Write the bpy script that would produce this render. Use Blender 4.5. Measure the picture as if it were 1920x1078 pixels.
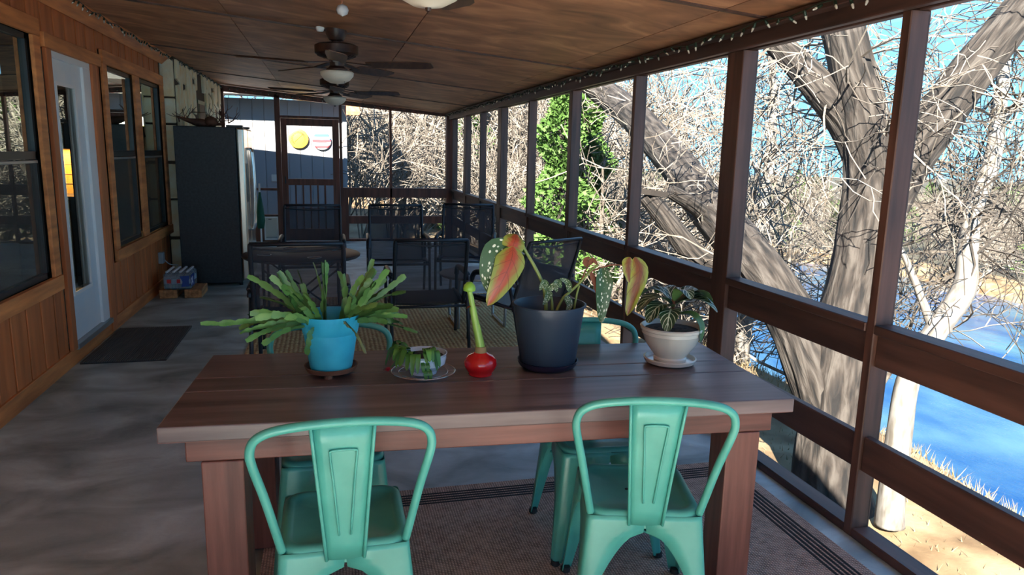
import bpy, math, random
from mathutils import Vector, Matrix
R = math.radians
for o in list(bpy.data.objects): bpy.data.objects.remove(o)
C = bpy.context.scene.collection
S = bpy.context.scene
# ------------------------------------------------------------------ camera
CAMZ = 1.56
FPX = 1344.0
RIGHT = Vector((0.969, -0.245, 0.022)); DOWN = Vector((-0.024, -0.184, -0.983)); FWD = Vector((0.245, 0.952, -0.184))
FWD.normalize(); RIGHT = (RIGHT - FWD*RIGHT.dot(FWD)).normalized(); UPV = RIGHT.cross(FWD).normalized()
cam = bpy.data.cameras.new('camera'); camo = bpy.data.objects.new('camera', cam); C.objects.link(camo)
mw = Matrix.Identity(4)
for i in range(3):
    mw[i][0] = RIGHT[i]; mw[i][1] = UPV[i]; mw[i][2] = -FWD[i]
mw[2][3] = CAMZ
camo.matrix_world = mw
cam.sensor_fit = 'HORIZONTAL'; cam.sensor_width = 36; cam.lens = FPX/1920*36; cam.clip_start = .05; cam.clip_end = 800
S.camera = camo
# ------------------------------------------------------------------ sky, sun, exposure
SKY_STRENGTH = .39
SUN_TO = Vector((-0.46, -1.0, 0.71)).normalized()
w = bpy.data.worlds.new('world'); S.world = w; w.use_nodes = True
nt = w.node_tree; nt.nodes.clear()
tcw = nt.nodes.new('ShaderNodeTexCoord'); spw = nt.nodes.new('ShaderNodeSeparateXYZ'); nt.links.new(tcw.outputs['Generated'], spw.inputs[0])
skr = nt.nodes.new('ShaderNodeValToRGB'); e_ = skr.color_ramp.elements
e_[0].position = 0.0; e_[0].color = (.24, .56, .84, 1); e_[1].position = .55; e_[1].color = (.11, .34, .74, 1)
nt.links.new(spw.outputs[2], skr.inputs[0])
bg = nt.nodes.new('ShaderNodeBackground'); bg.inputs[1].default_value = SKY_STRENGTH
out = nt.nodes.new('ShaderNodeOutputWorld')
nt.links.new(skr.outputs[0], bg.inputs[0]); nt.links.new(bg.outputs[0], out.inputs[0])
sl = bpy.data.lights.new('sun', 'SUN'); sl.energy = 6.6; sl.angle = R(.6); sl.color = (1, .93, .82)
so = bpy.data.objects.new('sun', sl); C.objects.link(so); so.rotation_euler = SUN_TO.to_track_quat('Z', 'Y').to_euler()
so.location = (-20, -40, 30)
vs = S.view_settings; vs.view_transform = 'Standard'; vs.look = 'None'; vs.gamma = 1; vs.use_curve_mapping = False
vs.exposure = 2.68

# ------------------------------------------------------------------ pixel helpers (1920x1078 frame)
def ray(p):
    d = RIGHT*(p[0]-960) - UPV*(p[1]-539) + FWD*FPX
    return d.normalized()
def aty(p, y): d = ray(p); return Vector((0,0,CAMZ)) + d*(y/d.y)
def atx(p, x): d = ray(p); return Vector((0,0,CAMZ)) + d*(x/d.x)
def atz(p, z): d = ray(p); return Vector((0,0,CAMZ)) + d*((z-CAMZ)/d.z)
# ------------------------------------------------------------------ materials
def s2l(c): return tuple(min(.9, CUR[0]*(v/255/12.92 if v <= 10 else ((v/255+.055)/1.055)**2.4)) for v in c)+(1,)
MATS = {}
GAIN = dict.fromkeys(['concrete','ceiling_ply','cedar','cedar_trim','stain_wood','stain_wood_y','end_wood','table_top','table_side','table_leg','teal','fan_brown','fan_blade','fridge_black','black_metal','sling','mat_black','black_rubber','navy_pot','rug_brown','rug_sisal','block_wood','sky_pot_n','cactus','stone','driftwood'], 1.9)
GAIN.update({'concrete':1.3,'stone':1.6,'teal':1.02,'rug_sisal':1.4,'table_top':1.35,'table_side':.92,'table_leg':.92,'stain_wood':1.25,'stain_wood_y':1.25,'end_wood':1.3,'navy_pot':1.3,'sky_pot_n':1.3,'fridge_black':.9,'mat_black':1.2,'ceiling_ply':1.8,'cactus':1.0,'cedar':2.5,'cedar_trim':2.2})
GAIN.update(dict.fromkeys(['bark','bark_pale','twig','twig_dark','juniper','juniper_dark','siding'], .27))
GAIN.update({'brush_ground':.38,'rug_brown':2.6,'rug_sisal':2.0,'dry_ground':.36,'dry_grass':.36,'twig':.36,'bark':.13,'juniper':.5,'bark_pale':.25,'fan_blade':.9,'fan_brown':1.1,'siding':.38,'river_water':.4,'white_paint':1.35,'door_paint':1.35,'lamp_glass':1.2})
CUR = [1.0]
def newmat(name):
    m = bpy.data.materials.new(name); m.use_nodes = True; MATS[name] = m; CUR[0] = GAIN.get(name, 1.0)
    return m, m.node_tree, m.node_tree.nodes['Principled BSDF']
def plain(name, rgb, rough=.5, metal=0, **kw):
    m, t, b = newmat(name); b.inputs['Base Color'].default_value = s2l(rgb); b.inputs['Roughness'].default_value = rough; b.inputs['Metallic'].default_value = metal
    for k, v in kw.items(): b.inputs[k].default_value = v
    return m
def noisy(name, a, b_, scale=4, stretch=(1,1,1), rough=.6, detail=6, lo=.35, hi=.65, bump=0, bscale=None, randtint=0, coord='Object', spec=None, dist=0.0, c=None, bdist=.01):
    """two (three) colour noise material; stretch scales the coordinates"""
    m, t, p = newmat(name); n = t.nodes; L = t.links
    tc = n.new('ShaderNodeTexCoord'); mp = n.new('ShaderNodeMapping'); mp.inputs['Scale'].default_value = stretch
    L.new(tc.outputs[coord], mp.inputs[0])
    src = mp.outputs[0]
    oi = n.new('ShaderNodeObjectInfo')
    if randtint:
        ad = n.new('ShaderNodeVectorMath'); ad.operation = 'ADD'; mu = n.new('ShaderNodeMath'); mu.operation = 'MULTIPLY'; mu.inputs[1].default_value = 37
        L.new(oi.outputs['Random'], mu.inputs[0]); L.new(src, ad.inputs[0]); L.new(mu.outputs[0], ad.inputs[1]); src = ad.outputs[0]
    nz = n.new('ShaderNodeTexNoise'); nz.inputs['Scale'].default_value = scale; nz.inputs['Detail'].default_value = detail; nz.inputs['Distortion'].default_value = dist
    L.new(src, nz.inputs['Vector'])
    cr = n.new('ShaderNodeValToRGB'); e = cr.color_ramp.elements
    e[0].position = lo; e[0].color = s2l(a); e[1].position = hi; e[1].color = s2l(b_)
    if c: x = cr.color_ramp.elements.new((lo+hi)/2); x.color = s2l(c)
    L.new(nz.outputs[0], cr.inputs[0])
    col = cr.outputs[0]
    if randtint:
        hs = n.new('ShaderNodeHueSaturation'); mr = n.new('ShaderNodeMapRange'); mr.inputs[3].default_value = 1-randtint; mr.inputs[4].default_value = 1+randtint
        L.new(oi.outputs['Random'], mr.inputs[0]); L.new(mr.outputs[0], hs.inputs['Value']); L.new(col, hs.inputs['Color']); col = hs.outputs[0]
    L.new(col, p.inputs['Base Color']); p.inputs['Roughness'].default_value = rough
    if spec is not None: p.inputs['Specular IOR Level'].default_value = spec
    if bump:
        bn = n.new('ShaderNodeBump'); bn.inputs['Strength'].default_value = bump; bn.inputs['Distance'].default_value = bdist
        if bscale:
            n2 = n.new('ShaderNodeTexNoise'); n2.inputs['Scale'].default_value = bscale; n2.inputs['Detail'].default_value = 4; L.new(src, n2.inputs['Vector']); L.new(n2.outputs[0], bn.inputs['Height'])
        else: L.new(nz.outputs[0], bn.inputs['Height'])
        L.new(bn.outputs[0], p.inputs['Normal'])
    return m
noisy('concrete', (104,119,118), (190,207,206), 2.0, (1,1.6,1), .44, 10, .3, .72, .25, 18, c=(152,168,167), dist=.8)
noisy('ceiling_ply', (98,66,46), (172,126,92), 3.0, (.75,1.2,1), .55, 10, .28, .76, .15, None, .10, c=(138,96,68), dist=1.2)
noisy('cedar', (116,62,30), (142,80,42), 5, (3,3,.25), .5, 6, .3, .7, .2, None, .13)
noisy('cedar_trim', (128,72,36), (176,108,60), 6, (3,.3,3), .5, 6, .3, .7, .15, None, .08)
noisy('stain_wood', (56,37,30), (104,70,56), 6, (3,3,.25), .48, 6, .3, .72, .2, None, .15)
noisy('stain_wood_y', (50,34,29), (92,63,52), 6, (3,.25,3), .48, 6, .3, .72, .2, None, .15)
noisy('end_wood', (74,40,30), (120,70,52), 6, (3,3,.3), .5, 6, .3, .72, .2, None, .15)
noisy('table_top', (68,59,59), (114,101,99), 5, (.3,4,4), .34, 8, .3, .75, .12, None, .12)
noisy('table_side', (82,48,42), (134,86,74), 6, (.35,5,5), .42, 8, .3, .75, .12, None, .1)
noisy('table_leg', (82,48,42), (134,86,74), 6, (5,5,.35), .42, 8, .3, .75, .12, None, .1)
noisy('stone', (206,176,130), (240,218,178), 7, (1,1,1), .8, 8, .3, .7, .5, 24, .07)
plain('mortar', (72,60,46), .9); plain('gap_dark', (22,13,9), .9); plain('mat_rib', (96,94,92), .6)
noisy('teal', (70,160,146), (88,178,162), 9, (1,1,1), .33, 4, .3, .7)
plain('white_paint', (214,218,222), .4); noisy('door_paint', (196,206,218), (222,228,234), 3, rough=.4)
plain('black_metal', (34,38,44), .38, .3); plain('black_rubber', (22,22,24), .7)
noisy('fridge_black', (30,32,36), (46,49,54), 40, (1,1,1), .42, 3, bump=.15, bscale=300)
plain('steel', (214,206,190), .22, .9); plain('chrome', (210,210,212), .15, 1)
plain('gunmetal', (60,62,66), .35, .8)
noisy('fan_brown', (46,30,24), (72,46,34), 8, (2,2,2), .4, 4); noisy('fan_blade', (66,44,32), (112,78,56), 6, (5,.6,5), .45, 6, .3, .7, 0, None, .1)
plain('lamp_glass', (222,214,196), .35, **{'Transmission Weight': .15}); plain('bulb_clear', (236,232,216), .15, **{'Transmission Weight': .5}); plain('wire_green', (26,48,34), .5)
plain('siding', (222,226,232), .55); plain('siding_trim', (150,140,130), .6); plain('roof_shingle', (120,112,104), .85)
plain('dark_sill', (60,64,66), .4, .5); plain('alu', (170,172,174), .35, .7)
plain('interior_wall', (120,110,96), .8); plain('interior_dark', (52,44,38), .7); noisy('backsplash', (206,140,52), (228,164,74), 5); plain('counter', (60,56,54), .3)
plain('water_blue', (34,70,150), .35); plain('print_red', (190,40,44), .4); plain('print_white', (236,238,242), .4)
plain('yellow', (236,190,52), .45); plain('dial_mark', (84,58,10), .6)
plain('sky_pot', (40,164,196), .45); noisy('sky_pot_n', (36,150,186), (64,186,212), 6, rough=.45); noisy('terracotta', (92,62,48), (128,92,74), 9, rough=.7)
plain('navy_pot', (36,50,66), .42); plain('navy_dark', (32,34,56), .3); plain('cream_glaze', (212,206,194), .16); plain('bowl_glaze', (186,206,226), .15)
plain('red_wax', (196,22,30), .12, **{'Coat Weight': .5}); noisy('soil', (30,24,20), (72,60,50), 60, rough=.95, bump=.6)
noisy('cactus', (68,116,58), (114,158,88), 6, rough=.4, randtint=.14, **{'coord':'Object'}); plain('cactus_old', (122,128,70), .5)
plain('stem_green', (138,176,80), .4); plain('bulb_skin', (150,124,84), .7); plain('husk', (150,84,44), .7); noisy('bud_green', (112,170,52), (160,206,86), 8, rough=.35)
plain('begonia_stem', (126,142,72), .5); plain('begonia_dry', (122,70,48), .7); 
plain('zebra_back', (74,104,56), .45); plain('plant_green', (86,138,54), .45); plain('plant_green2', (60,110,46), .45); plain('petal', (206,40,80), .45)
noisy('bark', (36,31,28), (176,164,152), 1.0, (13,2.6,1), .9, 8, .36, .62, 1.0, None, coord='UV', c=(118,104,92), bdist=.05, dist=.35); noisy('bark_pale', (150,140,126), (226,220,210), 1.0, (6,4,1), .75, 8, .34, .6, .3, None, coord='UV'); noisy('twig', (138,124,108), (206,194,178), 3, rough=.85, randtint=.16); noisy('twig_dark', (84,76,68), (150,138,124), 3, rough=.85, randtint=.16)
noisy('driftwood', (52,30,22), (92,56,40), 9, rough=.7); plain('juniper', (98,140,58), .7); plain('juniper_dark', (84,96,50), .8)
noisy('brush_ground', (78,76,58), (128,122,98), .5, rough=.95, detail=8); noisy('dry_ground', (150,118,78), (222,194,150), 1.5, rough=.95, detail=12, bump=.6, bscale=14, c=(192,160,116)); plain('dry_grass', (214,188,140), .9)
noisy('mat_black', (34,34,36), (54,52,52), 20, rough=.8); noisy('block_wood', (110,72,42), (160,112,70), 9, (3,.4,3), .7, bump=.1); plain('tarp', (34,36,42), .55); plain('outlet_grey', (150,156,162), .5)
plain('umbrella_green', (30,92,70), .6); plain('green_frame', (60,96,60), .5); plain('table_light', (176,172,168), .35)

def glass_mat(name, tint, rough, ior=1.5, refl=1.0):
    m, t, p = newmat(name); n = t.nodes; L = t.links; n.remove(p)
    tr = n.new('ShaderNodeBsdfTransparent'); tr.inputs[0].default_value = tint
    gl = n.new('ShaderNodeBsdfGlossy'); gl.inputs['Roughness'].default_value = rough; gl.inputs[0].default_value = (.9,1,.93,1)
    fr = n.new('ShaderNodeFresnel'); fr.inputs[0].default_value = ior; mx = n.new('ShaderNodeMixShader')
    mu = n.new('ShaderNodeMath'); mu.operation = 'MULTIPLY'; mu.inputs[1].default_value = refl; mu.use_clamp = True
    L.new(fr.outputs[0], mu.inputs[0]); L.new(mu.outputs[0], mx.inputs[0]); L.new(tr.outputs[0], mx.inputs[1]); L.new(gl.outputs[0], mx.inputs[2]); L.new(mx.outputs[0], n['Material Output'].inputs[0])
    return m
glass_mat('window_glass', (.5,.57,.53,1), .015, 2.0, 2.0); glass_mat('door_glass', (.75,.78,.76,1), .01, 1.5, 1.2)
def mesh_mat(name, opac, rgb, rough=.6):
    m, t, p = newmat(name); n = t.nodes; L = t.links
    p.inputs['Base Color'].default_value = s2l(rgb); p.inputs['Roughness'].default_value = rough
    tr = n.new('ShaderNodeBsdfTransparent'); mx = n.new('ShaderNodeMixShader'); mx.inputs[0].default_value = opac
    L.new(tr.outputs[0], mx.inputs[1]); L.new(p.outputs[0], mx.inputs[2]); L.new(mx.outputs[0], n['Material Output'].inputs[0])
mesh_mat('insect_screen', .10, (120,118,114)); mesh_mat('window_screen', .5, (62,64,66)); mesh_mat('sling', .80, (30,34,42), .5); mesh_mat('shrink_wrap', .30, (206,216,228), .12); mesh_mat('glass_plate', .22, (200,210,214), .05)
def clear_mat(name):
    m, t, p = newmat(name); p.inputs['Base Color'].default_value = (.9,.95,.97,1); p.inputs['Roughness'].default_value = .05; p.inputs['Transmission Weight'].default_value = 1; p.inputs['IOR'].default_value = 1.3
clear_mat('bottle_clear')
# spotted begonia leaf, veined zebra leaf, rugs, water, flag plaque
def spotted():
    m, t, p = newmat('begonia_spot'); n = t.nodes; L = t.links
    uv = n.new('ShaderNodeUVMap'); mp = n.new('ShaderNodeMapping'); mp.inputs['Scale'].default_value = (15, 7, 1); L.new(uv.outputs[0], mp.inputs[0])
    vo = n.new('ShaderNodeTexVoronoi'); vo.inputs['Scale'].default_value = 1; vo.inputs['Randomness'].default_value = .7; L.new(mp.outputs[0], vo.inputs['Vector'])
    cr = n.new('ShaderNodeValToRGB'); e = cr.color_ramp.elements; e[0].position = .30; e[0].color = s2l((220,224,200)); e[1].position = .38; e[1].color = s2l((58,88,44)); L.new(vo.outputs['Distance'], cr.inputs[0]); L.new(cr.outputs[0], p.inputs['Base Color']); p.inputs['Roughness'].default_value = .4
spotted()
def redleaf(name, mid, edge, vein):
    m, t, p = newmat(name); n = t.nodes; L = t.links
    uv = n.new('ShaderNodeUVMap'); sp = n.new('ShaderNodeSeparateXYZ'); L.new(uv.outputs[0], sp.inputs[0])
    def M(op, a, b=None):
        x = n.new('ShaderNodeMath'); x.operation = op
        for i, v in enumerate((a, b)):
            if v is None: continue
            if isinstance(v, (int, float)): x.inputs[i].default_value = v
            else: L.new(v, x.inputs[i])
        return x.outputs[0]
    v = M('ABSOLUTE', M('SUBTRACT', sp.outputs[1], .5)); nz = n.new('ShaderNodeTexNoise'); nz.inputs['Scale'].default_value = 7; L.new(uv.outputs[0], nz.inputs[0])
    f = M('ADD', M('MULTIPLY', v, 1.5), M('MULTIPLY', nz.outputs[0], .5))
    cr = n.new('ShaderNodeValToRGB'); e = cr.color_ramp.elements; e[0].position = .45; e[0].color = s2l(mid); e[1].position = .85; e[1].color = s2l(edge); L.new(f, cr.inputs[0])
    k = M('FRACT', M('SUBTRACT', M('MULTIPLY', sp.outputs[0], 5), M('MULTIPLY', v, 2.2))); vn = M('MAXIMUM', M('LESS_THAN', M('ABSOLUTE', M('SUBTRACT', k, .5)), .035), M('LESS_THAN', v, .016))
    mx = n.new('ShaderNodeMix'); mx.data_type = 'RGBA'; L.new(M('MULTIPLY', vn, .6), mx.inputs[0]); L.new(cr.outputs[0], mx.inputs[6]); mx.inputs[7].default_value = s2l(vein); L.new(mx.outputs[2], p.inputs['Base Color']); p.inputs['Roughness'].default_value = .42
redleaf('begonia_red', (164,66,40), (132,146,56), (96,44,30)); redleaf('begonia_yellow', (128,72,32), (150,156,54), (88,52,26))
def veined():
    m, t, p = newmat('zebra_leaf'); n = t.nodes; L = t.links
    uv = n.new('ShaderNodeUVMap'); sp = n.new('ShaderNodeSeparateXYZ'); L.new(uv.outputs[0], sp.inputs[0])
    def M(op, a, b=None):
        x = n.new('ShaderNodeMath'); x.operation = op
        for i, v in enumerate((a, b)):
            if v is None: continue
            if isinstance(v, (int, float)): x.inputs[i].default_value = v
            else: L.new(v, x.inputs[i])
        return x.outputs[0]
    v = M('ABSOLUTE', M('SUBTRACT', sp.outputs[1], .5))
    k = M('FRACT', M('SUBTRACT', M('MULTIPLY', sp.outputs[0], 8), M('MULTIPLY', v, 4.0)))
    a = M('LESS_THAN', M('ABSOLUTE', M('SUBTRACT', k, .5)), .085); b = M('LESS_THAN', v, .035); c = M('MAXIMUM', a, b)
    mx = n.new('ShaderNodeMix'); mx.data_type = 'RGBA'; mx.inputs[6].default_value = s2l((36,66,40)); mx.inputs[7].default_value = s2l((196,208,184)); L.new(c, mx.inputs[0]); L.new(mx.outputs[2], p.inputs['Base Color']); p.inputs['Roughness'].default_value = .38
veined()
def weave(name, a, b, sc, bump=.6, bands=None):
    m, t, p = newmat(name); n = t.nodes; L = t.links
    tc = n.new('ShaderNodeTexCoord'); outs = []
    for rot in (0, math.pi/2):
        wv = n.new('ShaderNodeTexWave'); wv.inputs['Scale'].default_value = sc; wv.inputs['Distortion'].default_value = 1.2; wv.inputs['Detail'].default_value = 1; wv.inputs['Detail Scale'].default_value = 3
        mp = n.new('ShaderNodeMapping'); mp.inputs['Rotation'].default_value = (0,0,rot+.0); L.new(tc.outputs['Object'], mp.inputs[0]); L.new(mp.outputs[0], wv.inputs[0]); outs.append(wv.outputs['Fac'])
    mu = n.new('ShaderNodeMath'); mu.operation = 'MULTIPLY'; L.new(outs[0], mu.inputs[0]); L.new(outs[1], mu.inputs[1])
    nz = n.new('ShaderNodeTexNoise'); nz.inputs['Scale'].default_value = 26; nz.inputs['Detail'].default_value = 5; L.new(tc.outputs['Object'], nz.inputs[0])
    ad = n.new('ShaderNodeMath'); ad.operation = 'MULTIPLY_ADD'; ad.inputs[1].default_value = .7; L.new(mu.outputs[0], ad.inputs[0]); 
    m2 = n.new('ShaderNodeMath'); m2.operation = 'MULTIPLY'; m2.inputs[1].default_value = .6; L.new(nz.outputs[0], m2.inputs[0]); L.new(m2.outputs[0], ad.inputs[2])
    cr = n.new('ShaderNodeValToRGB'); e = cr.color_ramp.elements; e[0].position = .2; e[0].color = s2l(a); e[1].position = .75; e[1].color = s2l(b); L.new(ad.outputs[0], cr.inputs[0]); L.new(cr.outputs[0], p.inputs['Base Color']); p.inputs['Roughness'].default_value = .95
    bn = n.new('ShaderNodeBump'); bn.inputs['Strength'].default_value = bump; bn.inputs['Distance'].default_value = .006; L.new(mu.outputs[0], bn.inputs['Height']); L.new(bn.outputs[0], p.inputs['Normal'])
weave('rug_brown', (78,62,54), (142,122,108), 28); weave('rug_sisal', (132,92,56), (206,162,116), 9, 1.0); plain('rug_stripe', (44,40,38), .95); plain('rug_band', (126,104,86), .95)
def water():
    m, t, p = newmat('river_water'); n = t.nodes; L = t.links
    tc = n.new('ShaderNodeTexCoord'); mp = n.new('ShaderNodeMapping'); mp.inputs['Scale'].default_value = (1,.6,1); L.new(tc.outputs['Object'], mp.inputs[0])
    nz = n.new('ShaderNodeTexNoise'); nz.inputs['Scale'].default_value = .35; nz.inputs['Detail'].default_value = 7; L.new(mp.outputs[0], nz.inputs[0])
    cr = n.new('ShaderNodeValToRGB'); e = cr.color_ramp.elements; e[0].position = .36; e[0].color = s2l((14,80,150)); e[1].position = .68; e[1].color = s2l((104,152,176)); L.new(nz.outputs[0], cr.inputs[0]); L.new(cr.outputs[0], p.inputs['Base Color'])
    p.inputs['Roughness'].default_value = .12
    n2 = n.new('ShaderNodeTexNoise'); n2.inputs['Scale'].default_value = 2.5; n2.inputs['Detail'].default_value = 4; L.new(mp.outputs[0], n2.inputs[0])
    bn = n.new('ShaderNodeBump'); bn.inputs['Strength'].default_value = .25; bn.inputs['Distance'].default_value = .1; L.new(n2.outputs[0], bn.inputs['Height']); L.new(bn.outputs[0], p.inputs['Normal'])
water()
def flag():
    m, t, p = newmat('flag_print'); n = t.nodes; L = t.links
    tc = n.new('ShaderNodeTexCoord'); sp = n.new('ShaderNodeSeparateXYZ'); L.new(tc.outputs['Object'], sp.inputs[0])
    wv = n.new('ShaderNodeTexWave'); wv.bands_direction = 'Z'; wv.inputs['Scale'].default_value = 3.4; wv.inputs['Distortion'].default_value = 7; wv.inputs['Detail'].default_value = 0; wv.inputs['Detail Scale'].default_value = .6; L.new(tc.outputs['Object'], wv.inputs[0])
    cr = n.new('ShaderNodeValToRGB'); cr.color_ramp.interpolation = 'CONSTANT'; e = cr.color_ramp.elements; e[0].color = s2l((190,60,66)); e[1].position = .45; e[1].color = s2l((232,228,226)); L.new(wv.outputs['Fac'], cr.inputs[0])
    c2 = n.new('ShaderNodeValToRGB'); c2.color_ramp.interpolation = 'CONSTANT'; e = c2.color_ramp.elements; e[0].color = s2l((60,92,140)); e[1].position = .6; e[1].color = s2l((206,220,226)); L.new(wv.outputs['Fac'], c2.inputs[0])
    gt = n.new('ShaderNodeMath'); gt.operation = 'GREATER_THAN'; gt.inputs[1].default_value = .02; L.new(sp.outputs[2], gt.inputs[0])
    mx = n.new('ShaderNodeMix'); mx.data_type = 'RGBA'; L.new(gt.outputs[0], mx.inputs[0]); L.new(cr.outputs[0], mx.inputs[6]); L.new(c2.outputs[0], mx.inputs[7]); L.new(mx.outputs[2], p.inputs['Base Color'])
flag()

# ------------------------------------------------------------------ mesh builder
def V(*a): return Vector(a)
def smooth_path(pts, n=6):
    pts = [Vector(p) for p in pts]; out_ = []
    for i in range(len(pts)-1):
        p0 = pts[max(i-1,0)]; p1 = pts[i]; p2 = pts[i+1]; p3 = pts[min(i+2,len(pts)-1)]
        for k in range(n):
            t = k/n
            out_.append(.5*((2*p1)+(p2-p0)*t+(2*p0-5*p1+4*p2-p3)*t*t+(3*p1-p0-3*p2+p3)*t**3))
    out_.append(pts[-1]); return out_
class MB:
    def __init__(s): s.v = []; s.f = []; s.uv = {}; s.mi = {}
    def box(s, x0, x1, y0, y1, z0, z1, bev=0):
        b = len(s.v)
        s.v += [(x0,y0,z0),(x1,y0,z0),(x1,y1,z0),(x0,y1,z0),(x0,y0,z1),(x1,y0,z1),(x1,y1,z1),(x0,y1,z1)]
        for f in ((0,3,2,1),(4,5,6,7),(0,1,5,4),(1,2,6,5),(2,3,7,6),(3,0,4,7)): s.f.append(tuple(b+i for i in f))
        return s
    def pane(s, x, y0, y1, z0, z1):
        b = len(s.v); s.v += [(x,y0,z0),(x,y1,z0),(x,y1,z1),(x,y0,z1)]; s.f.append((b,b+1,b+2,b+3)); return s
    def hexa(s, bottom, top):
        b = len(s.v); s.v += [tuple(p) for p in bottom]+[tuple(p) for p in top]
        for f in ((0,3,2,1),(4,5,6,7),(0,1,5,4),(1,2,6,5),(2,3,7,6),(3,0,4,7)): s.f.append(tuple(b+i for i in f))
        return s
    def bar(s, a, b_, w_, h_, up=(0,0,1)):
        a = Vector(a); b_ = Vector(b_); d = (b_-a).normalized(); up = Vector(up)
        if abs(d.dot(up)) > .95: up = Vector((0,1,0))
        sx = d.cross(up).normalized()*w_/2; sz = sx.cross(d).normalized()*h_/2
        return s.hexa([a-sx-sz, a+sx-sz, b_+sx-sz, b_-sx-sz], [a-sx+sz, a+sx+sz, b_+sx+sz, b_-sx+sz])
    def tube(s, path, rad, sides=8, caps=True, rfun=None):
        path = [Vector(p) for p in path]; n = len(path); base = len(s.v)
        if isinstance(rad, (int,float)): rad = [rad]*n
        t0 = (path[1]-path[0]).normalized(); a = Vector((0,0,1)) if abs(t0.z) < .9 else Vector((1,0,0))
        u = t0.cross(a).normalized(); pt = t0
        arc = 0
        for i in range(n):
            if i: arc += (path[i]-path[i-1]).length
            t = (path[min(i+1,n-1)]-path[max(i-1,0)])
            t = t.normalized() if t.length > 1e-9 else pt
            q = pt.rotation_difference(t); u = q @ u; u = (u - t*u.dot(t)).normalized(); vv = t.cross(u); pt = t
            for k in range(sides):
                an = 2*math.pi*k/sides; r = rad[i]*(rfun(i, k, path[i]) if rfun else 1)
                s.v.append(tuple(path[i]+(u*math.cos(an)+vv*math.sin(an))*r))
                if rfun: s.uv[len(s.v)-1] = (abs(k/sides-.5)*2*.9, arc)
        for i in range(n-1):
            for k in range(sides):
                k2 = (k+1) % sides; A = base+i*sides
                s.f.append((A+k, A+k2, A+sides+k2, A+sides+k))
        if caps:
            s.f.append(tuple(base+k for k in range(sides))[::-1]); s.f.append(tuple(base+(n-1)*sides+k for k in range(sides)))
        return s
    def lathe(s, prof, cx=0, cy=0, sides=28, cz=0, axis='z', sx=1, sy=1):
        base = len(s.v); n = len(prof)
        for r, z in prof:
            for k in range(sides):
                an = 2*math.pi*k/sides; a, b = r*math.cos(an)*sx, r*math.sin(an)*sy
                s.v.append((cx+a, cy+b, cz+z) if axis == 'z' else ((cx+a, cy+z, cz+b) if axis == 'y' else (cx+z, cy+a, cz+b)))
        for i in range(n-1):
            for k in range(sides):
                k2 = (k+1) % sides; A = base+i*sides
                f = (A+k, A+k2, A+sides+k2, A+sides+k)
                s.f.append(f if axis != 'y' else f[::-1])
        for ring in (0, n-1):
            if prof[ring][0] > 1e-5: s.f.append(tuple(base+ring*sides+k for k in range(sides)))
        return s
    def leaf(s, pts, width, up=(0,0,1), fold=.15, nl=9, nw=4, prof=None, thick=.0016, wavy=0, rng=None):
        path = smooth_path(pts, max(2, nl//(len(pts)-1))); n = len(path); base = len(s.v)
        prof = prof or (lambda t: math.sin(math.pi*min(1,t*.95+.03))**.8)
        rows = []
        for side in (0, 1):
            for i, p in enumerate(path):
                t = i/(n-1); d = (path[min(i+1,n-1)]-path[max(i-1,0)]).normalized()
                sd = d.cross(Vector(up)); sd = sd.normalized() if sd.length > 1e-4 else Vector((1,0,0)); nn = sd.cross(d).normalized()
                for k in range(nw+1):
                    c = k/nw*2-1; w_ = width/2*prof(t)
                    wv = wavy*math.sin(t*22+k)*abs(c)*width if wavy else 0
                    q = p+sd*c*w_+nn*(abs(c)*fold*w_+wv)-nn*(thick if side else 0)
                    s.v.append(tuple(q)); s.uv[len(s.v)-1] = (t, k/nw)
        N = n*(nw+1)
        for side in (0, 1):
            for i in range(n-1):
                for k in range(nw):
                    a = base+side*N+i*(nw+1)+k; f = (a, a+1, a+nw+2, a+nw+1)
                    s.f.append(f if not side else f[::-1]); s.mi[len(s.f)-1] = side
        return s
    def mesh(s, name, mats, smooth=False):
        me = bpy.data.meshes.new(name); me.from_pydata(s.v, [], s.f)
        for m in (mats if isinstance(mats, (list,tuple)) else [mats]): me.materials.append(MATS[m])
        if s.mi:
            for i, k in s.mi.items(): me.polygons[i].material_index = k
        if smooth: me.polygons.foreach_set('use_smooth', [True]*len(me.polygons))
        if s.uv:
            ul = me.uv_layers.new(name='UVMap')
            for l in me.loops: ul.data[l.index].uv = s.uv.get(l.vertex_index, (0,0))
        me.update(); return me
    def build(s, name, mat, parent=None, smooth=False, loc=None, autos=False):
        o = bpy.data.objects.new(name, s.mesh(name, mat, smooth)); C.objects.link(o)
        if parent: o.parent = parent
        if loc: o.location = loc
        if autos: sharp(o)
        return o
def sharp(o, ang=35):
    me = o.data; me.polygons.foreach_set('use_smooth', [True]*len(me.polygons)); me.set_sharp_from_angle(angle=R(ang))
def bevel(o, w_=.004, seg=2):
    m = o.modifiers.new('bevel', 'BEVEL'); m.width = w_; m.segments = seg; m.limit_method = 'ANGLE'; return o
def empty(name, loc=(0,0,0), rz=0):
    o = bpy.data.objects.new(name, None); C.objects.link(o); o.location = loc; o.rotation_euler.z = rz; o.empty_display_size = .1; return o
def tag(o, label=None, cat=None, group=None, kind=None):
    if label: o['label'] = label
    if cat: o['category'] = cat
    if group: o['group'] = group
    if kind: o['kind'] = kind
    return o
def dup(root, loc, rz, label, parent=None):
    r = root.copy(); C.objects.link(r); r.parent = parent
    if parent is None: r.location = loc; r.rotation_euler = (0,0,rz)
    if label: r['label'] = label
    for ch in root.children: dup(ch, None, 0, None, r)
    return r
def copies(name, me, locs, parent, rots=None):
    for i, l in enumerate(locs):
        o = bpy.data.objects.new(name, me); C.objects.link(o); o.parent = parent; o.location = l
        if rots: o.rotation_euler = rots[i]
rng = random.Random(7)
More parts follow.
